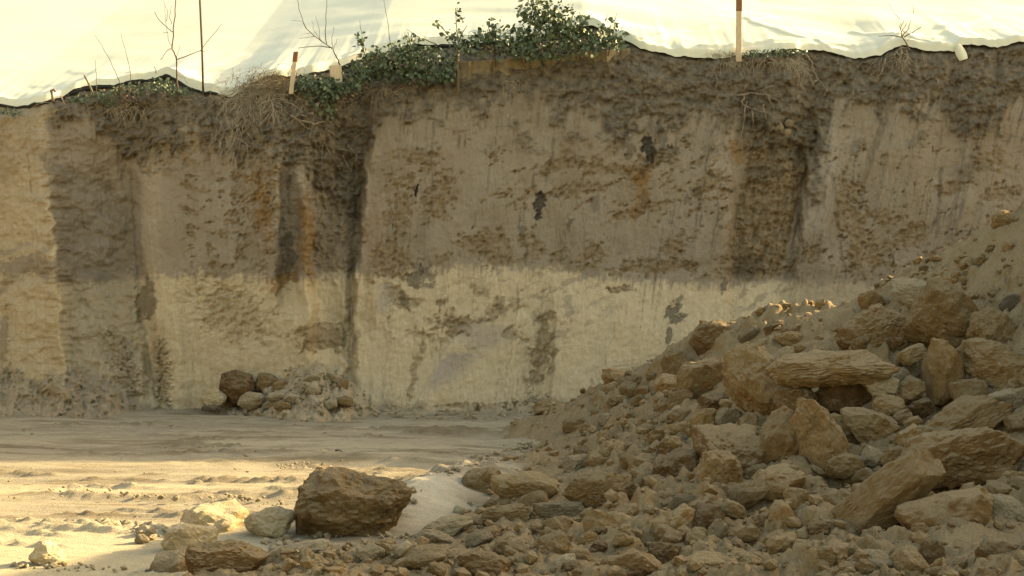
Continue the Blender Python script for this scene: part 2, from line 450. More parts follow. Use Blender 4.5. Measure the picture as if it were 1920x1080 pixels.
def build_bank():
    uf = np.arange(-70, 1992, 2.1)
    ul = -70 - np.cumsum(np.geomspace(3, 60, 34)); ur = uf[-1] + np.cumsum(np.geomspace(3, 110, 50))
    u = np.concatenate([ul[::-1], uf, ur])
    NR = 345
    t = np.linspace(0, 1, NR)
    top = np.minimum(rim(u), edge(u)) - 7
    V = top[None] + (815 - top[None]) * t[:, None]
    U = np.broadcast_to(u, V.shape).copy()
    R = rim(U)
    # warped coordinates for ragged features
    wu = U + 9 * f2(U / 40, V / 40, 3, 11) + 3 * n2(U / 9, V / 9, 14)
    wv = V + 9 * f2(U / 40, V / 40, 3, 21) + 3 * n2(U / 9, V / 9, 24)
    # bucket scrapes lean more to the right of the picture
    lean = np.interp(U, [-900, 600, 1100, 1500, 1920, 4200], [0.02, .06, .12, .2, .27, .27])
    S = U + lean * (V - 450)
    # --- masks
    ttop = np.interp(U, [-900, 40, 100, 150, 180, 235, 262, 300, 420, 455, 560, 600, 660, 700, 730, 850, 1000, 1120, 1190, 1250, 1300, 1380, 1420, 1500, 1530, 1560, 1640, 1680, 1740, 1800, 1850, 1920, 4200],
                     [215, 214, 200, 215, 235, 300, 285, 245, 238, 275, 300, 350, 420, 250, 195, 185, 190, 200, 245, 225, 185, 215, 275, 300, 330, 190, 200, 175, 185, 240, 235, 170, 180])
    drip = 46 * np.maximum(0, n2(S / 9, V / 400, 31)) + 44 * f2(S / 80, V / 120, 3, 32)
    topsoil = 1 - sm(-10, 14, V - ttop - drip - 30 * f2(U / 28, V / 26, 4, 33, .62))
    topsoil = np.maximum(topsoil, .75 * (1 - sm(0, 75, V - R)) * sm(1150, 1230, U))
    topsoil *= 1 - .85 * sm(120, 60, U)
    topsoil = np.clip(topsoil * (.72 + .5 * f2(U / 14, V / 14, 3, 36)), 0, 1)
    # ragged darker zone below the humus
    blot = sm(.12, .4, f2(S / 55, V / 38, 4, 41)) * (1 - sm(40, 130, V - ttop)) * sm(690, 760, U)
    topsoil = np.maximum(topsoil, .62 * blot)
    vp = np.interp(U, [-900, 0, 110, 240, 300, 500, 600, 700, 820, 1050, 1100, 1350, 1440, 1500, 1920, 4200], [518, 520, 528, 520, 512, 520, 512, 512, 503, 500, 520, 535, 522, 528, 545, 550])
    pale = sm(-9, 10, V - vp - 20 * f2(U / 30, V / 22, 5, 51, .66) - 16 * np.maximum(0, n2(S / 5, V / 200, 53)))
    pale *= 1 - .55 * sm(1480, 1515, U)
    # sand on the left spur, painted paler for the light its outer face catches
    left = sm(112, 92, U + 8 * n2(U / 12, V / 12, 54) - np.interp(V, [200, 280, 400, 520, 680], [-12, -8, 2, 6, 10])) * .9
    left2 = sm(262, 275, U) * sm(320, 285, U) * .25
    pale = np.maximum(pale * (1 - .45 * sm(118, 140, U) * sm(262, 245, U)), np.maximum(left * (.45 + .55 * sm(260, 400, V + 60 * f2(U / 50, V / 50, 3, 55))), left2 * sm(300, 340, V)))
    pale *= 1 - .8 * soft_ell(wu, wv, 50, 500, 60, 20)
    pale *= 1 - .7 * soft_ell(wu, wv, 8, 640, 14, 55)
    # diagonal darker seam on the left spur
    seam = np.maximum(seg_mask(wu, wv, -20, 480, 60, 460, 8, 6), seg_mask(wu, wv, -20, 560, 105, 450, 10, 6))
    pale *= 1 - .5 * seam
    wet_shade = np.zeros_like(U)
    ochre = np.zeros_like(U)
    # mottling of the grey face
    band = sm(230, 300, V + 60 * n2(U / 200, .3, 61)) * (1 - sm(-25, 6, V - vp))
    face = band * sm(690, 730, S)
    du = U * .91 - V * .42; dv = U * .42 + V * .91
    wr = 16 * f2(U / 70, V / 70, 3, 63)
    pat = .75 * f2((du + wr) / 58, (dv + wr * .6) / 32, 5, 62, .56) + .4 * n2(U / 210, V / 130, 64)
    pat2 = f2((du + wr) / 19, dv / 11, 4, 66, .6)
    dens = .25 - .20 * sm(400, 500, V) * sm(1400, 1300, U) + .13 * sm(1500, 1560, U)
    ochre = np.maximum(ochre, face * sm(dens, dens + .045, pat) * (.6 + .4 * sm(-.2, .2, n2(U / 13, V / 13, 67))))
    ochre = np.maximum(ochre, .85 * face * sm(.30, .36, pat2) * sm(-.15, .15, pat))
    ochre = np.maximum(ochre, .8 * sm(330, 350, U) * sm(480, 460, U) * band * sm(.2, .3, f2(wu / 30 + V / 50, wv / 15 - U / 90, 3, 68)))
    for (a, b, c, d, e) in [(820, 385, 40, 18, -12), (735, 490, 45, 36, 0), (745, 400, 26, 40, 0), (905, 458, 45, 26, 0), (935, 485, 40, 14, 0), (1265, 460, 26, 20, -30), (1210, 500, 60, 16, 0), (1110, 480, 30, 14, -20),
                            (1090, 355, 70, 12, -8), (1060, 310, 50, 6, -8), (1200, 395, 60, 8, -14), (1640, 490, 26, 18, 0), (1720, 428, 19, 11, 0), (1668, 458, 22, 9, 0), (1712, 455, 20, 11, 0),
                            (1640, 402, 30, 12, 8), (1590, 380, 22, 50, 6), (1607, 460, 18, 60, 4), (1860, 300, 30, 22, 0), (1780, 350, 22, 18, 0), (1880, 360, 40, 16, 0), (1170, 545, 30, 6, 0),
                            (495, 340, 22, 95, -8), (580, 460, 14, 60, 0), (300, 290, 40, 30, 0), (360, 270, 60, 25, 0)]:
        ochre = np.maximum(ochre, soft_ell(wu, wv, a, b, c, d, e) * (.75 + .4 * n2(U / 7, V / 7, 69)))
    # broken brown column
    colm = sm(1362, 1380, S - (450 - V) * .0) * sm(1492, 1474, S + .04 * (V - 400)) * sm(215, 260, V) * (1 - sm(-10, 14, V - 520))
    ochre = np.maximum(ochre, colm * (.85 + .3 * n2(S / 9, V / 30, 71)))
    # golden band low in the sand
    gold = sm(.05, .3, f2(wu / 50, wv / 28, 4, 73)) * soft_ell(wu, wv, 850, 590, 190, 60, 8, .5)
    ochre = np.maximum(ochre, .55 * gold)
    for (a, b, c, d, e, w) in [(750, 560, 14, 34, -50, .6), (850, 610, 34, 22, 0, .8), (600, 632, 48, 22, 0, .7), (1015, 660, 20, 70, 8, .7), (960, 765, 60, 12, 0, .6), (780, 690, 8, 60, 14, .5), (870, 762, 60, 6, 0, .6), (60, 755, 90, 26, 0, .3),
                               (440, 590, 70, 40, 30, .35)]:
        ochre = np.maximum(ochre, w * soft_ell(wu, wv, a, b, c, d, e))
    # grey flecks at the top of the sand
    fleck = sm(.12, .3, f2((du + wr) / 34, dv / 20, 5, 75, .6)) * soft_ell(U, V, 1010, 570, 130, 80, 0, .5)
    fleck = np.maximum(fleck, sm(.1, .25, f2((du + wr) / 30, dv / 16, 4, 76)) * soft_ell(U, V, 1430, 560, 60, 45, 0, .5))
    pale *= 1 - .7 * fleck
    rust = np.zeros_like(U)
    for (a, b, c, d, e, w) in [(1208, 332, 12, 28, 8, .85), (1202, 375, 13, 34, 12, .6), (535, 522, 30, 9, -12, .8), (520, 540, 14, 9, -30, .7), (1385, 285, 12, 28, 0, .6), (575, 440, 14, 60, 0, .5), (492, 390, 14, 70, -8, .5), (90, 738, 34, 16, 0, .25),
                               (1468, 240, 12, 12, 0, .5), (700, 430, 24, 60, 0, .22), (690, 570, 12, 60, 0, .3), (1645, 487, 12, 10, 0, .45)]:
        rust = np.maximum(rust, w * soft_ell(wu, wv, a, b, c, d, e))
    mauve = np.zeros_like(U)
    mv = sm(0, 10, wu - (835 - .55 * (V - 655))) * sm(0, 60, (930 - 1.2 * (V - 665)) - wu) * sm(655, 668, V) * sm(745, 715, V)
    mauve = np.maximum(mauve, mv)
    mauve = np.maximum(mauve, .6 * soft_ell(wu, wv, 720, 560, 16, 30))
    mauve = np.maximum(mauve, .7 * soft_ell(wu, wv, 900, 630, 50, 22, 0, .6))
    mauve = np.maximum(mauve, .55 * sm(1492, 1512, S) * sm(1560, 1530, S) * sm(200, 260, V) * sm(460, 400, V))
    # dark things: seeps, drip lines, and holes with their shade in the colour
    for (a, b, c, d, e, w) in [(1216, 282, 13, 22, 8, .85), (1210, 312, 9, 30, 8, .5), (1203, 380, 8, 26, 10, .35), (1010, 382, 8, 24, 6, .82), (1180, 262, 10, 26, 0, .5), (1240, 255, 8, 24, 0, .45), (1140, 240, 16, 12, 0, .4), (1072, 420, 4, 18, 0, .6), (782, 362, 3, 10, 6, .95), (980, 432, 7, 10, 0, .5), (1116, 378, 12, 18, 0, .35), (790, 522, 24, 22, 20, .6),
                               (1265, 592, 16, 16, -30, .7), (1258, 622, 7, 18, 12, .65), (1275, 568, 5, 16, 0, .6), (1356, 535, 7, 18, 10, .6), (276, 560, 17, 34, 4, .6), (302, 690, 13, 70, -6, .3), (240, 695, 16, 60, -14, .22),
                               (543, 470, 11, 44, 0, .55), (543, 360, 4, 60, 0, .3), (1290, 372, 8, 12, 0, .4), (1333, 330, 10, 10, 0, .45), (1305, 355, 8, 8, 0, .4), (668, 650, 5, 50, 0, .35), (1400, 505, 26, 24, 0, .45), (660, 500, 10, 50, 0, .15), (185, 400, 60, 80, 10, .1),
                               (760, 565, 8, 18, -40, .5), (1350, 345, 4, 3, 0, 0), (200, 345, 14, 10, 0, .3), (1400, 200, 26, 12, 0, .5), (1420, 230, 20, 9, 10, .5)]:
        wet_shade = np.maximum(wet_shade, w * soft_ell(wu, wv, a, b, c, d, e))
    lines = [(812, 230, 806, 430, 3, 2, .45), (775, 220, 765, 330, 1.5, 1, .3), (745, 340, 742, 410, 1.6, 1.2, .5), (1040, 265, 1028, 330, 5, 3, .45), (1345, 215, 1300, 440, 4, 1.6, .55), (1350, 350, 1335, 490, 1.6, 1.4, .6), (985, 340, 982, 430, 1.2, 1, .45),
             (1052, 350, 1050, 470, 1, 1, .4), (1095, 410, 1094, 500, 1.4, 1.4, .45), (1735, 175, 1705, 285, 4, 2, .6), (1690, 280, 1665, 400, 1.2, 1, .4), (1655, 230, 1625, 320, 10, 7, .5), (1660, 180, 1650, 260, 18, 8, .35), (1625, 320, 1612, 390, 6, 4, .45), (1560, 330, 1575, 440, 5, 4, .4), (1575, 440, 1585, 520, 4, 2.4, .55),
             (1850, 200, 1815, 330, 14, 9, .38), (1790, 150, 1775, 230, 16, 10, .4), (1815, 330, 1795, 430, 7, 5, .4), (1765, 320, 1755, 450, 5, 3, .5), (1720, 320, 1710, 380, 1.2, 1, .45), (1775, 200, 1740, 370, 2, 1.2, .4), (1740, 370, 1728, 480, 1.4, 1, .45), (1815, 230, 1785, 440, 2, 1, .35), (1715, 260, 1690, 420, 1.2, 1, .35),
             (1535, 380, 1520, 470, 2, 1.4, .4), (1550, 360, 1538, 480, 1.4, 1, .3), (1500, 505, 1580, 505, 1.2, 1, .3), (1040, 600, 1036, 700, 3, 4, .3), (972, 530, 970, 590, 2, 1.4, .45), (1155, 590, 1135, 690, 1.2, 1, .3), (965, 620, 945, 710, 1.6, 1.2, .3), (640, 520, 640, 640, 2.5, 2, .25),
             (135, 245, 250, 300, 3, 2, .45), (80, 290, 120, 320, 4, 5, .4), (120, 320, 260, 385, 4, 3, .45), (50, 290, 60, 360, 2, 2, .5), (290, 325, 350, 310, 3, 2, .4), (800, 470, 810, 520, 3, 4, .3), (1482, 250, 1478, 330, 2, 1.5, .45), (1505, 200, 1490, 330, 2, 1.5, .4), (1040, 300, 1120, 290, 2, 1, .2)]
    for (a, b, c, d, w0, w1, w) in lines:
        wet_shade = np.maximum(wet_shade, w * seg_mask(wu * .5 + U * .5, wv, a, b, c, d, w0, w1) * np.clip(.75 + .8 * n2(U / 5, V / 17, 78), 0, 1))
    # grey silt on the recess-facing side of the left spur, its shade painted in
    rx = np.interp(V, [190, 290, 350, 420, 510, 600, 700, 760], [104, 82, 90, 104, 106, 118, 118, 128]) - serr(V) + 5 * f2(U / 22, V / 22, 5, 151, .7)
    spur_shade = sm(-2, 3, U - rx) * sm(3, -4, U - valley(V) + 7 * f2(U / 16, V / 16, 4, 152)) * (.35 * sm(235, 262, V - (U - 135) * .5 + 10 * f2(U / 20, V / 20, 3, 156)) + .65 * sm(-4, 10, V - 292 - (U - 85) * .56 + 14 * f2(U / 25, V / 25, 4, 153)))
    pale *= 1 - spur_shade * np.where(V < vp + 8 * n2(U / 20, .3, 154), .6, .12)
    wet_shade = np.maximum(wet_shade, spur_shade * (.15 + .30 * f2((V - .5 * U) / 10, (U + .5 * V) / 110, 4, 155, .6)) * (1 - .75 * sm(-10, 12, V - vp)))
    wet_shade = np.maximum(wet_shade, .38 * (1 - sm(1, 4.5, np.abs(U - valley(V) - 4 * f2(U / 14, V / 14, 3, 158)))) * sm(290, 330, V) * sm(770, 740, V))  # shade of the crease painted as a dark line down the recess
    # rooty brown soil plus painted corner shade left of the big scraped panel
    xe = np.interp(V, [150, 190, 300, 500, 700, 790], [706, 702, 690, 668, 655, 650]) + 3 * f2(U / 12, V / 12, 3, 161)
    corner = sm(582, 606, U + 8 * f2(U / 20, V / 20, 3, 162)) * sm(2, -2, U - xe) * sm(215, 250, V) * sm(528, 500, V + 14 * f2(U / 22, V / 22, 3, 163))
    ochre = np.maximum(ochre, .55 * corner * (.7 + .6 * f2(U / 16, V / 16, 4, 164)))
    wet_shade = np.maximum(wet_shade, corner * (.26 + .25 * f2(U / 30, V / 60, 3, 165)))
    wet_shade = np.maximum(wet_shade, .16 * sm(636, 646, U) * sm(2, -2, U - xe) * sm(500, 540, V) * sm(760, 700, V))
    # short fine drips
    drips = sm(.42, .6, n2(S / 3.2, V / 75, 81)) * sm(.05, .35, n2(S / 40, V / 60, 83)) * sm(690, 720, S) * sm(540, 470, V)
    wet_shade = np.maximum(wet_shade, .5 * drips * (1 - .6 * pale))
    spots = sm(.55, .72, n2(wu / 6.5, wv / 7.5, 85)) * sm(0, .3, n2(U / 60, V / 60, 86))
    wet_shade = np.maximum(wet_shade, .35 * spots * band)
    # fine bucket-tooth scores, bundled
    bund = sm(-.05, .35, n2(U / 90, V / 140, 141))
    score = sm(.38, .52, n2(S / 2.6, V / 330, 142)) * bund * sm(690, 715, S) * (1 - .6 * topsoil)
    wet_shade = np.maximum(wet_shade, .22 * score)
    # horizontal tooth chatter low on the right panel
    chat = sm(.2, .4, n2(U / 60, (V + .12 * U) / 2.6, 145)) * soft_ell(U, V, 1200, 695, 60, 26, -10, .5)
    wet_shade = np.maximum(wet_shade, .25 * chat)
    # pale pebbles caught in the topsoil
    pebble = sm(.6, .72, n2(U / 5, V / 5, 88)) * sm(70, 20, np.abs(V - ttop + 20))
    # talus shade of soil: crumbly tan
    tv = np.interp(U, TALUS[:, 0], TALUS[:, 1]) + 22 * f2(U / 30, V / 40, 4, 91, .6)
    tal = sm(-3, 8, V - tv)
    pale = pale * (1 - .4 * tal); ochre = ochre * (1 - tal * .8); wet_shade = wet_shade * (1 - .7 * tal); mauve = mauve * (1 - tal)
    ochre = np.maximum(ochre, .35 * tal * sm(-.2, .4, f2(wu / 20, wv / 20, 3, 93)))
    tdark = soft_ell(wu, wv, 1150, 735, 75, 16, -33, .3)
    topsoil = np.maximum(topsoil, .85 * tdark)
    # --- relief
    D = bank_D(U, V)
    D = D + .05 * f2(U / 180, V / 120, 3, 101)
    rough = np.clip(.12 + .95 * topsoil + .65 * ochre + .3 * sm(330, 250, U) * .8 + .5 * tal + .4 * colm + .55 * soft_ell(U, V, 560, 350, 110, 170) + .25 * gold + .4 * soft_ell(U, V, 440, 580, 110, 60, 30, .5), 0, 1.2)
    x, z = U / 94.0, V / 94.0
    D += rough * (.11 * f2(x * 2.3, z * 2.3, 5, 111, .66) + .095 * f2(x * 8, z * 8, 3, 116, .75)) + .012 * f2(x * 9, z * 9, 3, 118, .7)
    D += (1 - np.clip(rough, 0, 1)) * ((.008 + .014 * sm(-.1, .4, n2(U / 130, V / 110, 124))) * n2(S / 6.5 + .3 * n2(U / 40, V / 40, 128), V / 300, 121) + .006 * n2(S / 2.7, V / 160, 122) + .03 * n2(S / 38, V / 500, 123) + .012 * f2(U / 30, V / 30, 3, 129))
    D -= .05 * ochre * (1 - colm) * (.6 + f2(U / 9, V / 9, 3, 131))          # flaked-off patches sit back
    D -= .10 * colm * (.4 + f2(S / 14, V / 60, 4, 125))
    D -= .10 * wet_shade * sm(.5, .9, wet_shade)
    D -= .012 * fleck
    D -= .02 * score + .02 * chat
    # leaning panel steps in the sand
    for (a, b, c, d, h, w) in [(838, 650, 772, 768, .09, 30), (730, 640, 712, 770, .05, 40), (965, 600, 940, 760, .04, 26), (1150, 560, 1135, 700, .03, 40), (1560, 200, 1535, 500, .05, 60), (1690, 150, 1640, 420, .05, 70), (1830, 150, 1785, 440, .06, 60), (800, 200, 795, 480, .04, 60), (1345, 150, 1300, 480, .05, 50)]:
        xe = a + (c - a) * np.clip((V - b) / (d - b), -.2, 1.2) + 3 * n2(U / 15, V / 15, 147)
        D += h * (sm(-1.5, 2.5, U - xe) - sm(0, w * 2.5, U - xe)) * sm(b - 25, b + 5, V) * sm(d + 25, d - 5, V)
    # shelf of the topsoil
    D += .22 * topsoil * f2(U / 42, V / 34, 4, 127, .6) + .08 * topsoil
    # cobbly seams beside the gully on the left
    f1, _, rid = worley(U / 6, V / 5, 5)
    cob = np.maximum(soft_ell(U, V, 304, 700, 16, 66, -6, .2), soft_ell(U, V, 236, 690, 24, 60, -20, .3))
    D += cob * .08 * np.sqrt(np.maximum(0, 1 - (f1 / .6) ** 2))
    # talus
    f1b, _, rb = worley(U / 9 + .4 * n2(U / 7, V / 7, 6), V / 6 + .4 * n2(U / 8, V / 8, 7), 8)
    crumb = .05 * np.sqrt(np.maximum(0, 1 - (f1b / .62) ** 2)) * rb
    D += np.maximum(0, V - tv) / 94.0 * 1.6 + tal * crumb * (.3 + .7 * sm(330, 380, U))
    # round over at the rim, run back under the plastic sheet
    back = np.maximum(0, R + 6 - V) / 94.0
    D -= back * 1.15 + .3 * (1 - sm(0, 55, V - R)) * sm(600, 700, U) * .5
    depth = 28.4 - D + (700 - V) / 94.0 * .10 * sm(560, 720, U) + (700 - V) / 94.0 * .08 * (1 - sm(560, 720, U))
    W = P(U, V, depth)
    # rows that continue up the slope behind
    s = np.array([.3, .8, 1.8, 4, 8, 14, 22, 40])
    extra = []
    for k in s[::-1]:
        e = W[0].copy(); e[:, 1] += k; e[:, 2] += k * .30 - .10 - .25 * min(1, k); extra.append(e)
    Wf = np.concatenate([np.stack(extra), W])
    pad = lambda a: np.concatenate([np.repeat(a[:1], len(s), 0), a])
    me = mesh_np('earth_bank', Wf.reshape(-1, 3), grid_faces(*Wf.shape[:2])[:, ::-1])
    add_attr(me, 'soil', np.stack([pad(np.clip(q, 0, 1)) for q in (topsoil, ochre, pale, wet_shade)], -1).reshape(-1, 4))
    z0 = np.zeros_like(U)
    add_attr(me, 'soil_b', np.stack([pad(np.clip(q, 0, 1)) for q in (rust, mauve, z0, z0)], -1).reshape(-1, 4))
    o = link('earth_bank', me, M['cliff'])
    tag(o, 'tall vertical cut earth bank with dark topsoil over grey silt and pale sand', kind='structure')
    return u, V, depth

bank_u, bank_V, bank_depth = build_bank()
def bank_at(u, v):
    """depth of the bank face at a pixel"""
    j = int(np.argmin(np.abs(bank_u - u))); i = int(np.argmin(np.abs(bank_V[:, j] - v)))
    return float(bank_depth[i, j])
def bank_pt(u, v, out=0.0):
    return P(u, v, bank_at(u, v) - out)

# ------------------------------------------------------------------ unseen side of the pit on the left, added to bounce sunlight
def build_bounce_bank():
    t = np.linspace(0, 1, 150); z = np.linspace(-.3, 6.3, 60)
    T, Z = np.meshgrid(t, z, indexing='ij')
    Y = 31 - 49 * T
    X = -17.6 - 1.6 * T - .18 * Z + .35 * f2(Y / 4, Z / 3, 4, 171) + .1 * f2(Y / .8, Z / .8, 3, 172) - .9 * np.maximum(0, 1.2 - Z) * -.6
    V = np.stack([X, Y, Z], -1)
    back = V[:, -1:, :] + np.array([-25.0, 0, 6.0])
    V = np.concatenate([V, back], 1)
    me = mesh_np('bounce_bank', V.reshape(-1, 3), grid_faces(*V.shape[:2])[:, ::-1])
    n = V.shape[0] * V.shape[1]
    hgt = V[..., 2].ravel()
    soil = np.zeros((n, 4)); soil[:, 2] = .35 * (1 - sm(3.0, 3.3, hgt)); soil[:, 0] = sm(5.2, 5.8, hgt)
    add_attr(me, 'soil', soil); add_attr(me, 'soil_b', np.zeros((n, 4)))
    tag(link('bounce_bank', me, M['cliff']), 'unseen left side bank of the pit added to bounce sunlight onto the cut bank', kind='structure')
build_bounce_bank()

# ------------------------------------------------------------------ dirt pile height field
CP = []
def cp(u, v, d): CP.append(tuple(P(u, v, d)))
crest = [(1060, 785, 26.4), (1130, 752, 25.9), (1240, 703, 24.9), (1300, 655, 24.0), (1380, 618, 23.2), (1460, 588, 22.6), (1580, 574, 22.2), (1640, 550, 22.0), (1720, 505, 21.6), (1800, 464, 21.2), (1870, 406, 20.8), (1920, 392, 20.6), (2050, 345, 20.3)]
for c in crest:
    cp(*c)
    q = P(*c); CP.append((q[0] + .4, q[1] + 2.2, max(-.3, q[2] - 1.5)))
for c in [(1000, 835, 22.4), (950, 842, 22.0), (875, 885, 19.4), (800, 985, 15.4), (560, 1030, 14.1), (300, 1085, 12.8)]:
    cp(*c)
for c in [(1100, 860, 19.2), (1300, 860, 16.6), (1500, 860, 15.7), (1700, 860, 15.1), (1900, 860, 14.5), (1000, 930, 16.4), (1150, 930, 15.6), (1300, 1000, 13.2), (1600, 1000, 12.5), (1900, 1000, 12.0), (1000, 1000, 14.2), (850, 1020, 14.2),
          (1180, 780, 22.0), (1300, 740, 20.2), (1500, 740, 18.2), (1700, 740, 17.2), (1900, 740, 16.5), (1350, 670, 21.8), (1500, 640, 20.3), (1700, 640, 18.9), (1900, 640, 17.8), (1900, 520, 19.2), (1750, 550, 20.3), (1900, 1080, 10.8), (1500, 1080, 11.4), (1000, 1080, 12.3), (700, 1060, 12.7), (650, 1052, 12.9), (770, 1035, 13.3), (540, 1072, 12.4)]:
    cp(*c)
for p in [(-3.2, 14.5, -.25), (-3.5, 18, -.3), (-2.5, 21, -.3), (-1.5, 24, -.3), (-.5, 27, -.3), (-5, 11, -.3), (-5, 8, -.2), (-1, 8, .1), (2, 8, .35), (5, 9, .9), (8, 12, 2.4), (8.5, 16, 4.3), (10.5, 19.9, 5.9), (11.5, 18.2, 6.0), (11.5, 15, 4.6), (14.5, 17.5, 5.2), (14, 12, 3.4), (10, 8, 1.5),  # includes an unseen high crest off right, raised to shade the foreground
          (9.6, 21.2, 4.5), (10, 24, 2.0), (14, 22, 3.8), (15, 26, 1.2), (20, 17, 4.5), (20, 24, 1.5), (20, 10, 2.0), (24, 16, 1.5)]:
    CP.append(p)
CP = np.array(CP)
def _tps(r): return np.where(r > 1e-6, r * r * np.log(np.maximum(r, 1e-6)), 0)
_n = len(CP)
_K = _tps(np.hypot(CP[:, None, 0] - CP[None, :, 0], CP[:, None, 1] - CP[None, :, 1])) + np.eye(_n) * .15
_Pm = np.concatenate([np.ones((_n, 1)), CP[:, :2]], 1)
_A = np.zeros((_n + 3, _n + 3)); _A[:_n, :_n] = _K; _A[:_n, _n:] = _Pm; _A[_n:, :_n] = _Pm.T
_w = np.linalg.solve(_A, np.concatenate([CP[:, 2], np.zeros(3)]))
def pile_base(x, y):
    x = np.asarray(x, float); y = np.asarray(y, float)
    out = _w[_n] + _w[_n + 1] * x + _w[_n + 2] * y
    for i in range(_n):
        out = out + _w[i] * _tps(np.hypot(x - CP[i, 0], y - CP[i, 1]))
    return out

pu = np.concatenate([np.arange(120, 2010, 2.9), 2010 + np.cumsum(np.geomspace(4, 90, 55))])
pd_ = np.concatenate([[6.4, 7.0, 7.8, 8.5], np.geomspace(9.0, 26.8, 490)])
PU, PD = np.meshgrid(pu, pd_)
PX = (PU - 960) / F * PD; PY = PD
PB = pile_base(PX, PY)
def hit0(u, v):
    j = int(np.argmin(np.abs(pu - u))); vv = HZ - (np.maximum(PB[:, j], 0) - EYE) * F / pd_
    ok = np.where(vv <= v)[0]; ok = ok[ok > 3]
    return float(pd_[ok[0]]) if len(ok) else 25.0
def build_pile():
    h = PB.copy()
    big = f2(PX / 1.5, PY / 1.5, 3, 201)
    h += .15 * big * sm(0, .3, PB)
    def bumps(s, amp, seed, thr):
        wx = PX / s + .25 * n2(PX / s * 1.7, PY / s * 1.7, seed + 3); wy = PY / s + .25 * n2(PX / s * 1.7 + 9, PY / s * 1.7, seed + 4)
        f1, fb, rid = worley(wx, wy, seed)
        keep = np.clip((rid - thr) / (1 - thr), 0, 1)
        return amp * np.sqrt(np.maximum(0, 1 - (f1 / (.30 + .35 * rid)) ** 2)) * (.3 + .7 * keep) * (rid > thr)
    m = sm(-.35, .25, f2(PX / 1.1 + 5, PY / 1.1, 3, 205))      # crumbly here, smoother there
    m *= (1 - .25 * sm(2.6, 3.3, PB)) * (.25 + .75 * sm(.0, .3, PB))
    h += m * (bumps(.46, .17, 11, .4) + bumps(.23, .11, 12, .25)) + bumps(.13, .05, 13, .15) * (.35 + .65 * m)
    h += (.03 + .06 * sm(0, .3, PB)) * f2(PX * 1.9, PY * 1.9, 5, 211, .62) + .03 * f2(PX * 11, PY * 11, 4, 215, .6)
    for (u, v, r, dp) in [(1690, 716, .5, .75), (1600, 770, .35, .5), (1450, 845, .28, .45), (1292, 900, .25, .35), (1545, 780, .3, .4), (1740, 655, .4, .4), (1680, 990, .3, .35), (1760, 905, .35, .35), (1560, 895, .25, .25), (1840, 690, .25, .3), (1720, 800, .3, .35), (1500, 700, .3, .3), (1760, 760, .3, .4), (1380, 780, .25, .3), (1640, 860, .3, .35), (1850, 780, .3, .35), (1400, 950, .25, .3), (1340, 700, .2, .2), (1600, 600, .3, .25), (1800, 640, .3, .35), (1880, 900, .3, .3), (1250, 960, .2, .25)]:
        d = hit0(u, v); x0 = (u - 960) / F * d
        h -= dp * np.exp(-((PX - x0) ** 2 + (PY - d) ** 2) / (r * r))
    edge_fade = sm(-.15, .12, PB + .1 * f2(PX / .5, PY / .5, 3, 217))
    h = np.where(PB < -.12, -.2, h * edge_fade - .2 * (1 - edge_fade))
    V = np.stack([PX, PY, h], -1)
    fa = grid_faces(*PX.shape)
    keep = (PB.ravel()[fa] > -.2).any(1)
    me = mesh_np('dirt_pile', V.reshape(-1, 3), fa[keep][:, ::1])
    o = link('dirt_pile', me, M['pile'])
    tag(o, 'big heap of loose tan excavated earth filling the lower right foreground', 'dirt pile')
    return h
PH = build_pile()
def hit(u, v, smooth=True):
    """depth at which the sight line through a pixel meets pile or floor"""
    j = int(np.argmin(np.abs(pu - u)))
    z = np.maximum(PB[:, j] if smooth else PH[:, j], 0.0)
    vv = HZ - (z - EYE) * F / pd_
    ok = np.where(vv <= v)[0]
    ok = ok[ok > 3]
    if len(ok): return float(pd_[ok[0]])
    return float(min(EYE * F / max(v - HZ, 1), 27.0))
def ground_z(x, y):
    u = 960 + x / y * F
    if u < pu[0]: return 0.0
    j = int(np.clip(np.searchsorted(pu, u), 0, len(pu) - 1)); i = int(np.clip(np.searchsorted(pd_, y), 0, len(pd_) - 1))
    return max(float(PH[i, j]), 0.0)

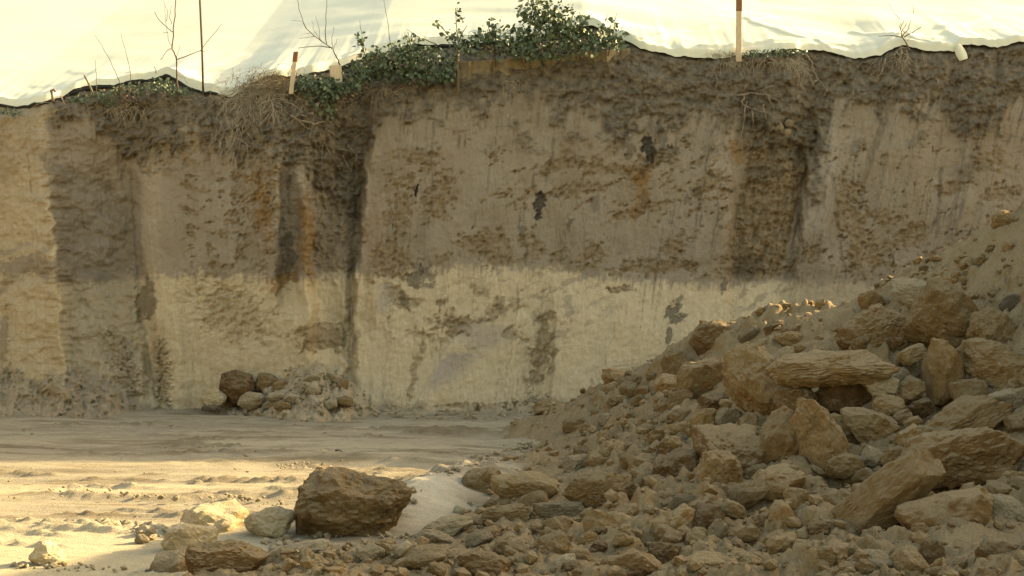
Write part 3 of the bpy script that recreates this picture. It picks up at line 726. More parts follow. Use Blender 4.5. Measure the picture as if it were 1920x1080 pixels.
# ------------------------------------------------------------------ pit floor
BERM = np.array([(*P(735, 940, 15.7)[:2], .12), (*P(760, 924, 16.2)[:2], .26), (*P(860, 881, 17.8)[:2], .29), (*P(905, 862, 18.7)[:2], .2), (*P(950, 846, 19.8)[:2], .08), (*P(985, 835, 20.6)[:2], .0)])
def berm(X, Y):
    out = np.zeros_like(X)
    yy = np.linspace(BERM[0, 1], BERM[-1, 1], 40); xx = np.interp(yy, BERM[:, 1], BERM[:, 0]); zz = np.interp(yy, BERM[:, 1], BERM[:, 2])
    for x0, y0, z0 in zip(xx, yy, zz):
        dx, dy = X - x0, Y - y0
        q = (dx * .86 - dy * .5)                    # positive on the side that faces the camera
        r = np.hypot(dx, dy)
        out = np.maximum(out, z0 * np.exp(-(r / np.where(q > 0, .55, .5)) ** 2))
    return out
def floor_fields(X, Y):
    Yw = Y + .5 * n2(X / 4.5, Y / 3.0, 301) + .06 * X + .004 * X * X
    trk = n2(X / 9 + 3, Yw / .42, 302) * .6 + n2(X / 5, Yw / .19, 303) * .4
    rut = f2(X / 6, Yw / .9, 3, 304)
    rl = (1 - np.abs(n2(X / 7 + .4 * n2(X / 1.5, Y / 1.5, 331), Yw / .75, 332))) ** 9 * sm(-.2, .3, n2(X / 4, Y / 2, 333))
    h = .085 * rut + .02 * trk + .05 * rl * (.5 + f2(X / .3, Y / .2, 3, 334)) + .045 * f2(X / 4.5, Y / 1.8, 3, 305)
    flat = sm(15.6, 14.6, Y + .25 * n2(X / 1.5, 1.5, 306)); h *= 1 - .85 * flat
    crum = sm(.05, .35, f2(X / 2.2, Yw / .35, 4, 307)) * sm(-.1, .3, n2(X / 3, Y / 1.5, 309))
    f1, _, r = worley(X / .13, Y / .13, 31)
    h += crum * .07 * np.sqrt(np.maximum(0, 1 - (f1 / .6) ** 2)) * r + crum * .02
    h += .006 * n2(X / .08, Y / .06, 311) + .004 * n2(X / .5, Yw / .05, 312)
    # churned windrow across the middle and berms by the lit strip
    for (yc, x0, x1, a) in [(17.55, -6.1, -2.2, .07), (15.05, -6.3, -3.6, .035), (19.7, -3.4, -1.4, .07), (22.2, -9.5, -7.2, .05), (20.9, -3.4, -2.0, .06)]:
        lane = np.exp(-((Y - yc - .18 * n2(X / 1.1, yc, 315)) / .17) ** 2) * sm(x0 - .4, x0 + .3, X) * sm(x1 + .4, x1 - .3, X)
        h += a * lane * (.35 + .9 * np.clip(f2(X / .25, Y / .2, 3, 316) + .3, 0, 1.3))
        crum = np.maximum(crum, lane * .8)
    h = h + berm(X, Y)
    return h, np.maximum(crum, .8 * rl), trk, rut
def build_floor():
    xs = np.concatenate([-12.6 - np.cumsum(np.geomspace(.06, 90, 26))[::-1], np.arange(-12.6, 2.2, .06), 2.2 + np.cumsum(np.geomspace(.06, 90, 26))])
    ys = np.concatenate([11.6 - np.cumsum(np.geomspace(.05, 90, 26))[::-1], np.geomspace(11.6, 29, 470), 29 + np.cumsum(np.geomspace(.08, 200, 24))])
    X, Y = np.meshgrid(xs, ys)
    h, crum, trk, rut = floor_fields(X, Y)
    fade = sm(-20, -13, X) * sm(8, 3, X) * sm(5, 11, Y) * sm(31, 29, Y)
    h = h * fade - .005
    me = mesh_np('pit_floor', np.stack([X, Y, h], -1).reshape(-1, 3), grid_faces(*X.shape))
    Yb = Y + .06 * X + .5 * n2(X / 4.5, Y / 3.0, 301)
    paleband = sm(-.05, .3, n2(X / 7, (Y + .06 * X) / .55, 321)) * .75 + .25 * sm(0, .4, rut)
    smooth_pale = np.exp(-(((X + .95 - (Y - 16.5) * .1) / .55) ** 2 + ((Y - 16.6) / 1.5) ** 2))
    front = sm(15.5, 14.9, Y + .25 * n2(X / 1.5, 1.5, 306)) * sm(-1.5, -3, X)  # sunlit patch nearest the camera, painted as paler sand
    sun_streak = np.maximum(np.exp(-((Y - 18.2 - .05 * X + .2 * n2(X / 3, .3, 329)) / .28) ** 2) * sm(-1.5, -3.5, X), np.exp(-((Y - 21.0 - .3 * n2(X / 3, .8, 330)) / .2) ** 2) * .8)  # thin streaks of sun painted as pale strips
    paleband = np.clip(np.maximum(np.maximum(paleband * .55 * (1 - crum), smooth_pale), np.maximum(front, sun_streak)), 0, 1)
    brown = np.clip(crum * .75 + .7 * sm(.0, .45, f2(X / 2.5, Yb / .4, 4, 323, .6)) , 0, 1) * (1 - smooth_pale)
    brown = brown * (1 - .9 * front) * (1 - .7 * sun_streak)
    brown = np.maximum(brown, .2 * sm(26.0, 27.3, Y + .5 * n2(X / 2, .5, 325)))
    z = np.zeros_like(X)
    add_attr(me, 'soil', np.stack([np.clip(paleband - smooth_pale, 0, 1), brown, smooth_pale, z], -1).reshape(-1, 4))
    o = link('pit_floor', me, M['floor'])
    tag(o, 'flat pale sandy pit floor scored with vehicle tracks', kind='structure')
build_floor()

# ------------------------------------------------------------------ plastic sheet over the upper slope
def build_tarp():
    u = np.concatenate([-60 - np.cumsum(np.geomspace(4, 60, 30))[::-1], np.arange(-60, 1980, 3.4), 1980 + np.cumsum(np.geomspace(4, 110, 40))])
    ev = edge(u) + 2.0 * n2(u / 23, .5, 401) + 1.2 * n2(u / 9, .3, 402)
    # the sheet hangs a little in front of the soil at its lower edge
    d0 = np.array([bank_at(a, b) for a, b in zip(u, ev)])
    k = np.hanning(25); k /= k.sum()
    d0 = np.convolve(np.pad(d0, 12, 'edge'), k, 'valid') - .16
    base = P(u, ev, d0)
    s = np.concatenate([[0, .03, .06, .1], np.arange(.16, 5.0, .06), 5 + np.cumsum(np.geomspace(.1, 3, 24))])
    S, Uu = np.meshgrid(s, u, indexing='ij')
    # lower edge falls toward a common slope plane higher up
    slope = math.radians(22)
    drop = np.minimum(S, .16)                    # the hem hangs steeply
    up = np.maximum(S - .16, 0)
    yy = base[None, :, 1] + drop * .35 + up * math.cos(slope)
    zz = base[None, :, 2] + drop * .92 + up * math.sin(slope)
    # level out the scallops of the edge as it runs uphill
    zmean = np.interp(u, [-900, 0, 400, 700, 1100, 1500, 1920, 4200], np.interp([-600, 0, 400, 700, 1100, 1500, 1900, 3500], u, base[:, 2]) * .3 + .7 * np.array([6.0, 6.1, 6.45, 6.9, 7.25, 7.15, 7.2, 7.2]))
    zz += (1 - np.exp(-up / 1.3)) * (zmean - base[:, 2])[None]
    ym = 28.9
    yy += (1 - np.exp(-up / 1.3)) * (ym - base[:, 1])[None]
    X = np.broadcast_to(base[None, :, 0], S.shape).copy()
    wx, wy = X, S
    n = .10 * f2(wx / 2.6 + wy / 3, wy / 2.0, 2, 411) + .02 * f2(wx / .9 - wy / 1.5, wy / .8, 2, 413)
    # drawn creases running from pinned points
    for (x0, s0, x1, s1, a, w) in [(2.4, .2, 5.8, 3.2, .10, .22), (6.6, .15, 5.2, 2.6, .07, .14), (7.6, .15, 10.5, 2.6, .09, .16), (8.9, .2, 7.4, 1.8, .06, .12), (1.8, .2, -.6, 1.3, .09, .2), (-3.2, .2, -1.2, .5, .1, .16), (-4.2, .2, -2.0, 1.0, .12, .22),
                                   (-7.0, .2, -6.2, 3.0, .06, .25), (-6.5, .3, -9.5, 2.4, .06, .3), (3.9, .4, 9.0, .8, .07, .2), (-1.6, .7, 1.4, .55, .08, .12), (-10, 1.2, -5, 1.8, .06, .35), (-5.6, .2, -4.9, 2.2, .05, .2)]:
        n += a * seg_mask(wx + .15 * n2(wx, wy, 415), wy, x0, s0, x1, s1, w * .5, w)
    n *= .55 * sm(0, .2, S) * (.45 + .55 * sm(-2, 2, X))
    # loose frill right at the hem
    n += .05 * n2(X / .45, S / .9, 417) * (1 - sm(.1, .7, S)) + .02 * n2(X / .16, S / .6, 418) * (1 - sm(.05, .3, S))
    yy = yy - n * .6; zz = zz + n * .75
    V = np.stack([X, yy, zz], -1)
    me = mesh_np('plastic_sheet', V.reshape(-1, 3), grid_faces(*S.shape))
    o = link('plastic_sheet', me, M['tarp'])
    tag(o, 'huge cream plastic sheet draped over the slope above the bank', 'plastic sheet')
    # black underside turned over along the lower edge; at right it paints the shadow line
    mb = MB()
    j = np.where((u > -300) & (u < 2200))[0]
    e = V[0, j]
    w = np.interp(u[j], [-300, 60, 110, 330, 430, 470, 560, 700, 900, 1100, 1200, 1500, 2200], [.04, .05, .09, .07, .045, .03, .05, .07, .05, .02, .015, .014, .02]) * (1 + .5 * n2(u[j] / 30, .7, 421))
    a = e + np.array([0, .012, .004]); b = e + np.stack([0 * w, .03 + 0 * w, -w], -1); c = b + np.array([0, .01, 0]); d = a + np.array([0, .012, 0])
    vv = np.stack([a, b, c, d], 1).reshape(-1, 3); nn = len(j)
    fs = []
    for i in range(nn - 1):
        for k2 in range(4):
            fs.append((i * 4 + k2, i * 4 + (k2 + 1) % 4, (i + 1) * 4 + (k2 + 1) % 4, (i + 1) * 4 + k2))
    mb.add(vv, fs)
    mb.build('hem', M['hem'], o)
    return o, u, V
tarp, tarp_u, tarp_V = build_tarp()
# ------------------------------------------------------------------ clods and rocks
_ico = {}
def ico(n):
    if n not in _ico:
        bm = bmesh.new(); bmesh.ops.create_icosphere(bm, subdivisions=n, radius=1.0)
        v = np.array([x.co[:] for x in bm.verts]); f = np.array([[q.index for q in p.verts] for p in bm.faces]); bm.free()
        _ico[n] = (v / np.linalg.norm(v, axis=1)[:, None], f)
    return _ico[n]

def rock_verts(size, kind, seed, n, rough=1.0, flare=0.0):
    """a broken lump: a cut polytope worn at its edges and eaten by noise"""
    rs = np.random.RandomState(seed)
    d, f = ico(n)
    pl = []; of = []
    if kind in ('block', 'slab', 'wedge'):
        for ax in range(3):
            for sg in (-1, 1):
                nn = np.zeros(3); nn[ax] = sg
                j = .22 if kind == 'block' else .14
                nn = nn + rs.normal(size=3) * j; pl.append(nn / np.linalg.norm(nn)); of.append(rs.uniform(.62, .78))
        extra = 7 if kind == 'block' else 4; p = 26
        if kind == 'wedge':
            pl.append(np.array([.75, 0, .66])); of.append(.42); pl.append(np.array([-.75, -.2, .63])); of.append(.5)
        lo, hi = .72, .98
    else:
        extra = 13; p = 14; lo, hi = .66, .92
    for _ in range(extra):
        nn = rs.normal(size=3); pl.append(nn / np.linalg.norm(nn)); of.append(rs.uniform(lo, hi))
    pl = np.array(pl); of = np.array(of)
    def rad(dirs, sharp):
        q = np.maximum(dirs @ pl.T, 1e-4) / of[None]
        return 1 / q.max(1) if sharp else (q ** p).sum(1) ** (-1 / p)
    r = rad(d, kind != 'round')
    # chips knocked off the edges
    cn = rs.normal(size=(46, 3)); cn /= np.linalg.norm(cn, axis=1)[:, None]
    co_ = rad(cn, True) * rs.uniform(.84, 1.0, 46)
    r = np.minimum(r, 1 / (np.maximum(d @ cn.T, 1e-4) / co_[None]).max(1))
    v = d * r[:, None]
    ext = (v.max(0) - v.min(0)) / 2; v = (v - (v.max(0) + v.min(0)) / 2) / ext       # fill the box
    o = rs.rand(3) * 50
    v[:, :2] *= 1 + flare * v[:, 2:3]
    w = v * (1 + .13 * rough * f3(v * 1.2 + o, 2, 3)[:, None])
    size = np.asarray(size, float)
    w = w * size / 2
    m = float(np.mean(size))
    pp = w / m
    pw = pp + .12 * np.stack([n3(pp * 4 + o, 31), n3(pp * 4 + o, 32), n3(pp * 4 + o, 33)], 1)
    rid = np.abs(f3(pw * 2.6 + o, 4, 9, .6))                                         # billows with sharp creases
    nz = .045 * (rid - .25) + .05 * f3(pw * 5.0 + o, 4, 5, .7) + .03 * f3(pw * 15 + o, 3, 12, .65)
    w = w + d * (nz * m * rough)[:, None]
    return w, f

M['floor_lump'] = M['floor_crumb']
def rock(name, label, uc, vc, w, h, mat='clod', roll=0, kind='block', seed=1, thick=.85, n=4, yaw=None, tip=None, cat='clod', group=None, depth=None, rough=1.0, back=.12, parent=None, flare=0.0):
    """lump seen as w x h pixels round (uc, vc), resting on what the sight line meets"""
    d = depth if depth else hit(uc, vc + .30 * h)
    s = d / F
    if uc > 1240 and vc > 640: w, h, back = w * 1.16, h * 1.16, back - .12
    elif uc > 1600 and vc > 500: back += .12
    sx, sz = w * s, h * s
    sy = thick * math.sqrt(sx * sz) if kind != 'slab' else thick * max(sx, sz) * .6
    rs = np.random.RandomState(seed + 900)
    v, f = rock_verts((sx, sy, sz), kind, seed, n, rough, flare)
    e = Euler((math.radians(tip if tip is not None else rs.uniform(-8, 8)), math.radians(-roll), math.radians(yaw if yaw is not None else rs.uniform(-12, 12))))
    R = np.array(e.to_matrix())
    me = mesh_np(name, v @ R.T, f, kind == 'round' and n < 4)
    o = link(name, me, M[mat])
    c = P(uc, vc, d + back * sy)
    o.location = c
    return tag(o, label, cat, group)

# --- the rocks left of the heap, on the floor
rock('boulder', 'largest brown boulder with dark right side standing where heap meets floor', 664, 957, 220, 140, 'boulder', -4, 'block', 203, .8, 5, yaw=24, tip=8, cat='boulder', back=.1, flare=.16, rough=1.25)
rock('clod_rock', 'pale sunlit rock with grey left face behind the bright pointed one', 400, 975, 128, 66, 'pale_clod', 4, 'block', 11, .9, 4, yaw=30, cat='rock')
rock('clod_rock', 'rough sunlit rock just left of the largest brown boulder', 508, 983, 98, 68, 'pale_clod', 8, 'round', 12, .9, 4, cat='rock')
rock('clod_rock', 'bright cream sunlit rock pointing down beside the grey-topped block', 356, 1010, 106, 66, 'pale_clod', -6, 'block', 13, .9, 4, yaw=35, cat='rock')
rock('clod_block', 'grey-topped block with rust front cut by the bottom edge', 428, 1052, 156, 76, 'rust_clod', 0, 'block', 14, .8, 5, yaw=8, cat='rock')
rock('clod_rock', 'small shaded rock left of the grey-topped block at the bottom', 325, 1058, 86, 50, 'grey_clod', 12, 'block', 15, .9, 4, cat='rock')
rock('clod_rock', 'lone round sunlit rock at the far lower left on pale sand', 92, 1040, 70, 56, 'pale_clod', 0, 'round', 16, .95, 4, cat='rock')
rock('clod_rock', 'little shaded pebble between the lone rock and the bright rocks', 266, 1012, 26, 22, 'grey_clod', 0, 'round', 17, .9, 3, cat='rock')
rock('clod_rock', 'squat sunlit rock at the end of the crumb row by bright rocks', 212, 987, 34, 24, 'pale_clod', 5, 'block', 18, .9, 3, cat='rock')
rock('slab_piece', 'flat pale grey slab lying under the largest brown boulder', 560, 1035, 120, 34, 'pale_clod', 14, 'slab', 19, .5, 4, tip=25, cat='slab')
# --- lower heap, left side
rock('clod_rock', 'dark-fronted clod at the heap edge beside the smooth pale shaded sand', 900, 912, 84, 66, 'clod', 18, 'block', 21, .9, 4)
rock('clod_rock', 'low broad clod in the middle of the heap edge row', 985, 915, 130, 64, 'clod', -6, 'round', 22, .8, 4)
rock('clod_rock', 'large rounded tan clod right of the low broad one', 1122, 924, 134, 80, 'clod', 10, 'round', 23, .85, 5)
rock('clod_rock', 'smooth egg-shaped clod leaning right above the large rounded one', 1086, 870, 68, 46, 'grey_clod', 24, 'round', 24, .9, 4)
rock('clod_rock', 'squarish smooth clod right of the egg-shaped one', 1206, 873, 52, 46, 'clod', -12, 'block', 25, .9, 4)
rock('clod_rock', 'small round clod touching the squarish one on its left', 1168, 862, 28, 28, 'clod', 0, 'round', 26, .9, 3)
rock('clod_rock', 'wedge of brown clod leaning against the split-faced clods', 1268, 884, 84, 62, 'rust_clod', 25, 'block', 27, .9, 4)
rock('clod_rock', 'oblong dark clod below the low broad one', 1050, 956, 100, 34, 'grey_clod', -2, 'slab', 28, .7, 4)
rock('clod_rock', 'brown oblong clod left of the oblong dark one', 950, 966, 96, 42, 'clod', 6, 'block', 29, .8, 4)
rock('clod_rock', 'flat mound of clod by the foot of the pale shaded sand', 832, 988, 104, 40, 'grey_clod', 8, 'round', 30, .9, 4)
rock('clod_rock', 'small pale clod resting on the smooth shaded sand', 863, 958, 28, 22, 'pale_clod', 0, 'round', 31, .9, 3)
rock('clod_rock', 'rounded clod just right of the largest boulder foot', 815, 1010, 76, 36, 'grey_clod', -5, 'round', 32, .9, 4)
rock('clod_rock', 'ochre rounded clod near the bottom left of the heap', 796, 1050, 88, 52, 'clod', 4, 'round', 33, .9, 4)
rock('clod_rock', 'ochre-sided clod cut by the bottom edge left of centre', 905, 1062, 104, 54, 'rust_clod', -4, 'block', 34, .9, 4)
rock('clod_rock', 'upright rounded clod near the little white stone', 1040, 1030, 66, 62, 'clod', 20, 'round', 35, .9, 4)
rock('stone', 'little whitish stone near the bottom centre of the heap', 1062, 1055, 42, 34, 'pale_clod', 30, 'block', 36, .9, 4, cat='stone')
rock('clod_block', 'dark rust-faced block cut by the bottom edge right of centre', 1182, 1066, 124, 62, 'rust_clod', 8, 'block', 37, .9, 4)
rock('clod_rock', 'small lump low in the bottom left crumbs of the heap', 690, 1038, 62, 34, 'grey_clod', 0, 'round', 38, .9, 4)
# --- middle of the heap
rock('clod_rock', 'ochre rounded lump above the dark gap on the left slope', 1274, 812, 48, 40, 'clod', 0, 'round', 41, .9, 4)
rock('clod_rock', 'grey lump with a hollow below the ochre rounded lump', 1290, 842, 46, 36, 'dark_clod', -12, 'round', 42, .9, 4)
rock('clod_rock', 'small tan lump at the upper left of the grey hollow one', 1206, 812, 46, 30, 'clod', 15, 'round', 43, .9, 4)
rock('clod_rock', 'split-faced upright clod with rust foot in mid heap', 1350, 892, 78, 88, 'clod', -14, 'block', 44, .9, 5)
rock('clod_rock', 'bulky ochre clod with brown hollow behind the split-faced one', 1372, 850, 132, 108, 'rust_clod', -22, 'round', 45, .9, 5)
rock('clod_rock', 'flat-bottomed shaded clod right of the split-faced one', 1458, 908, 86, 58, 'clod', 6, 'block', 46, .9, 4)
rock('clod_rock', 'dark split wedge under the leaning tan bluff', 1462, 832, 74, 120, 'clod', -12, 'wedge', 47, .9, 4)
rock('clod_rock', 'tall leaning wedge in the centre of the block cluster', 1535, 826, 76, 150, 'clod', 17, 'wedge', 48, .8, 5, yaw=20)
rock('clod_rock', 'tan bluff of compacted soil left of the flat roof slab', 1424, 728, 98, 160, 'clod', 30, 'round', 49, .8, 5)
rock('slab', 'long flat slab roofing the dark hollow in the heap', 1556, 692, 212, 52, 'clod', 3, 'slab', 50, .75, 5, yaw=-8, tip=6, cat='slab', depth=17.1)
rock('clod_rock', 'block tucked below the left end of the flat roof slab', 1490, 754, 70, 56, 'rust_clod', 8, 'block', 51, .8, 4, depth=17.2)
rock('clod_rock', 'squarish brown block under the middle of the flat roof slab', 1580, 736, 90, 62, 'rust_clod', 0, 'block', 52, .8, 4, depth=17.3)
rock('clod_rock', 'pale-topped many-sided block below the squarish brown one', 1628, 802, 104, 62, 'clod', -4, 'block', 53, .9, 4, yaw=25, depth=16.0)
rock('clod_rock', 'small chunk right of the many-sided block', 1666, 762, 52, 44, 'clod', 5, 'block', 54, .9, 4, depth=16.6)
rock('clod_rock', 'pale flat chip at the right end of the roof slab', 1652, 722, 58, 36, 'pale_clod', -4, 'slab', 55, .8, 4, depth=16.9)
rock('clod_rock', 'bit of brown clod wedged right of the small chunk', 1692, 782, 34, 26, 'rust_clod', 0, 'block', 56, .9, 3, depth=16.3)
rock('clod_rock', 'soft crumbly lump under the leaning wedge', 1582, 872, 66, 44, 'clod', 10, 'round', 57, .9, 4)
rock('slab', 'long straight-edged slab sliding down to the left in lower right', 1630, 958, 268, 78, 'clod', 42, 'slab', 58, .42, 5, yaw=-10, tip=-38, cat='slab', rough=.55, back=-.05)
rock('clod_block', 'big dark rust overhanging block above the straight-edged slab', 1800, 858, 205, 92, 'rust_clod', 14, 'block', 59, .8, 5, yaw=-18)
rock('clod_rock', 'crumb-topped tan mound behind the overhanging block', 1790, 806, 190, 74, 'clod', 30, 'round', 60, .9, 5)
rock('clod_block', 'smooth ochre-faced block below the overhanging block', 1780, 975, 150, 84, 'rust_clod', 18, 'block', 61, .8, 4, rough=.7)
rock('clod_rock', 'grey rounded clod at the right edge below mid height', 1885, 958, 76, 66, 'grey_clod', 10, 'round', 62, .9, 4)
rock('clod_rock', 'brown clod in the very bottom right corner', 1880, 1050, 96, 60, 'rust_clod', -10, 'block', 63, .9, 4)
rock('clod_rock', 'low tan mass cut by the bottom edge at right of centre', 1310, 1064, 130, 44, 'clod', 0, 'round', 64, .9, 4)
# --- upper heap
rock('clod_rock', 'brown hollow-faced clod on the heap skyline carrying a pale twig', 1338, 634, 92, 62, 'rust_clod', 18, 'block', 71, .9, 4, back=.05)
rock('clod_rock', 'tan lump on the skyline left of the hollow-faced clod', 1268, 686, 42, 50, 'clod', 10, 'round', 72, .9, 4, back=.05)
rock('clod_block', 'large triangular rust-faced block above the dark hollow', 1636, 628, 138, 106, 'rust_clod', -12, 'block', 73, .8, 5, yaw=12)
rock('clod_rock', 'leaning tan mass with undercut foot right of the triangular block', 1772, 602, 130, 150, 'clod', 44, 'block', 74, .7, 5, yaw=10)
rock('clod_rock', 'rough grey-topped mass leaning at right of the undercut one', 1868, 632, 96, 112, 'clod', 40, 'block', 75, .7, 5)
rock('clod_block', 'broad tan block under the grey-topped mass at right edge', 1868, 690, 128, 84, 'clod', -8, 'block', 76, .85, 5)
rock('clod_rock', 'small split clod left of the broad tan block foot', 1818, 740, 62, 52, 'clod', 0, 'block', 77, .9, 4)
rock('clod_rock', 'upright tan pillar of clod right of the dark hollow', 1766, 700, 66, 116, 'clod', 14, 'wedge', 78, .9, 4)
rock('clod_rock', 'flaky clod at the far right edge near mid height', 1890, 752, 66, 44, 'grey_clod', 0, 'block', 79, .9, 4)
rock('clod_rock', 'smooth grey hump below the skyline right of the sunlit crumbs', 1720, 552, 110, 56, 'grey_clod', -16, 'round', 80, .9, 4)
rock('clod_rock', 'sun-tipped clod standing on the skyline above the crumbs', 1632, 562, 46, 34, 'clod', 20, 'block', 81, .9, 4, back=.05)
rock('clod_rock', 'clod with rust hollow on the top right skyline', 1880, 412, 44, 34, 'clod', 30, 'block', 82, .9, 4, back=.3)
rock('clod_rock', 'dark clod right of the small split clod', 1900, 575, 50, 50, 'dark_clod', 0, 'block', 83, .9, 4)
# --- fallen soil at the foot of the bank
rock('boulder', 'dark brown boulder at the bank foot among fallen soil', 446, 728, 72, 62, 'rust_clod', -18, 'block', 91, .9, 4, depth=27.75, cat='boulder')
rock('clod_rock', 'pale rock left of the dark brown boulder at bank foot', 402, 748, 48, 40, 'pale_clod', 20, 'block', 92, .9, 4, depth=27.55, cat='rock')
rock('clod_rock', 'cream rock in front of the dark brown boulder at bank foot', 472, 752, 52, 36, 'pale_clod', 4, 'block', 93, .9, 4, depth=27.35, cat='rock')
rock('clod_rock', 'broad grey clod right of the dark brown boulder at bank foot', 538, 742, 72, 46, 'grey_clod', -10, 'block', 94, .9, 4, depth=28.05)
rock('clod_rock', 'grey clod on top of the fallen soil at the bank foot', 598, 702, 62, 42, 'grey_clod', 14, 'block', 95, .9, 4, depth=28.45)
rock('clod_rock', 'pointed grey clod highest on the fallen soil', 546, 690, 52, 38, 'grey_clod', 40, 'block', 96, .9, 4, depth=28.55)
rock('clod_rock', 'middle grey clod among the fallen soil', 503, 722, 50, 42, 'clod', -20, 'block', 97, .9, 4, depth=27.95)
rock('stone', 'small white stone at the right of the fallen soil', 566, 746, 26, 18, 'pale_clod', 0, 'round', 98, .9, 3, depth=27.35, cat='stone')
rock('clod_rock', 'flat dark piece at the left end of the fallen soil', 395, 765, 36, 12, 'dark_clod', 0, 'slab', 100, .8, 3, depth=27.35)
rock('clod_rock', 'small dark clod lying alone on the far floor', 636, 848, 15, 12, 'dark_clod', 0, 'round', 101, .9, 3)
rock('clod_rock', 'crumbling lump at the bank foot near the heap', 1030, 762, 60, 30, 'clod', 8, 'round', 102, .8, 4, depth=27.0)
rock('clod_rock', 'dark soil lump fallen between bank and heap', 1175, 728, 62, 34, 'dark_clod', 30, 'round', 103, .8, 4, depth=25.9)
rock('clod_rock', 'lower dark soil lump fallen between bank and heap', 1110, 762, 58, 26, 'dark_clod', 28, 'round', 104, .8, 4, depth=26.2)

rs = np.random.RandomState(23)
for i in range(16):
    u = rs.uniform(400, 650); v = rs.uniform(np.interp(u, [400, 470, 545, 600, 650], [754, 730, 690, 686, 712]), 765)
    rock('fallen_lump', 'small broken lump in the fallen soil at the bank foot', u, v, rs.uniform(18, 42), rs.uniform(14, 28), ['clod', 'grey_clod', 'floor_lump'][rs.randint(3)], rs.uniform(-30, 40), 'block', 700 + i, .9, 3, depth=bank_at(u, v) - .12, group='lumps in the fallen soil')
# stones caught in the bank
for i, (u, v, w, h, lab) in enumerate([(1460, 240, 20, 24, 'largest tan stone of the three stuck in the bank under the right stake'), (1479, 231, 20, 16, 'upper tan stone of the three stuck in the bank'), (1476, 249, 16, 16, 'lowest small tan stone of the three stuck in the bank'),
                                      (953, 218, 8, 12, 'tiny cream stone stuck high in the bank left of centre'), (548, 281, 12, 8, 'tiny cream stone in the dark rooty corner of the bank')]):
    rock('embedded_stone', lab, u, v, w, h, 'pale_clod' if i > 2 else 'grey_clod', 0, 'round', 120 + i, .9, 3, depth=bank_at(u, v) + .03, cat='stone', back=0, group='stones stuck in the bank')

# --- packed jagged blocks between the named ones
rs = np.random.RandomState(15)
taken = [(o.location.x / o.location.y * F + 960, HZ - (o.location.z - EYE) / o.location.y * F, max(o.dimensions.x, o.dimensions.z) * F / o.location.y * .5) for o in list(COL.objects) if o.type == 'MESH' and o.get('category') in ('clod', 'slab', 'rock', 'stone', 'boulder')]
for (u0, v0, u1, v1, cnt, a, b, lab, grp) in [(1260, 610, 1920, 900, 38, 40, 92, 'jagged tan block packed among the big blocks of the heap', 'jagged blocks packed in the heap'), (1150, 900, 1920, 1075, 22, 40, 84, 'jagged block half buried in the lower right of the heap', 'jagged blocks in the lower right'), (880, 940, 1180, 1075, 9, 36, 64, 'broken lump half buried near the bottom centre of the heap', 'broken lumps near the bottom centre'), (1080, 690, 1290, 850, 12, 30, 56, 'broken lump half buried in the left slope of the heap', 'broken lumps in the left slope')]:
    made = tries = 0
    while made < cnt and tries < 900:
        tries += 1
        u, v = rs.uniform(u0, u1), rs.uniform(v0, v1)
        if v < np.interp(u, [c_[0] for c_ in crest], [c_[1] for c_ in crest]) + 14: continue
        w = a + (b - a) * rs.rand() ** 1.6
        if any(math.hypot(u - q[0], v - q[1]) < .62 * (w * .5 + q[2]) for q in taken): continue
        taken.append((u, v, w * .5))
        rock('jagged_block', lab, u, v, w, w * rs.uniform(.5, .85), ['clod', 'rust_clod', 'clod', 'rust_clod', 'grey_clod'][rs.randint(5)], rs.normal(22, 26), ['block', 'block', 'slab', 'wedge'][rs.randint(4)], 1000 + made + int(u0), .85, 4, yaw=rs.uniform(-30, 30), tip=rs.uniform(-20, 20), group=grp, back=-.05)
        made += 1

# --- countable loose clods on the heap
rs = np.random.RandomState(42)
protos = []
for i in range(14):
    v, f = rock_verts((1, rs.uniform(.75, 1.0), rs.uniform(.6, .9)), 'block' if i % 4 else 'wedge', 300 + i, 3, 1.3)
    protos.append(mesh_np('loose_clod', v, f, False))
cmats = ['clod', 'clod', 'rust_clod', 'clod']
pm = {}
zones = [  # u0, v0, u1, v1, how many, smallest, largest (px), label, group
    (1070, 700, 1330, 870, 75, 12, 48, 'lumpy tan clod loose on the left slope of the heap', 'clods on the left slope of the heap'),
    (800, 930, 1420, 1080, 75, 16, 66, 'lumpy tan clod loose on the lower front of the heap', 'clods on the lower front of the heap'),
    (480, 1015, 830, 1078, 30, 12, 44, 'lumpy clod', 'clods'),
    (1640, 420, 1920, 600, 36, 10, 30, 'lumpy clod', 'clods'),
    (1400, 600, 1920, 860, 45, 14, 62, 'lumpy tan clod lodged between the big blocks of the heap', 'clods between the big blocks'),
    (1400, 880, 1920, 1080, 50, 16, 70, 'lumpy tan clod loose below the big blocks at lower right', 'clods below the big blocks'),
]
for (u0, v0, u1, v1, cnt, a, b, lab, grp) in zones:
    made = 0; tries = 0
    while made < cnt and tries < cnt * 8:
        tries += 1
        u, v = rs.uniform(u0, u1), rs.uniform(v0, v1)
        d = hit(u, v, False)
        x, y, z = P(u, v, d)
        if z < .015 or d > 26.5: continue
        s = (a + (b - a) * rs.rand() ** 2.6) * d / F
        pi = rs.randint(len(protos)); mt = cmats[rs.randint(4)]
        if (pi, mt) not in pm:
            me = protos[pi].copy(); me.materials.clear(); me.materials.append(M[mt]); pm[(pi, mt)] = me
        o = bpy.data.objects.new('loose_clod', pm[(pi, mt)]); COL.objects.link(o)
        o.location = (x, y, z + .02 * s); o.scale = (s * 1.1, s * 1.1, s * 1.1)
        o.rotation_euler = (rs.uniform(-.5, .5), rs.uniform(-.5, .5), rs.uniform(0, 6.28))
        tag(o, lab, 'clod', grp); made += 1

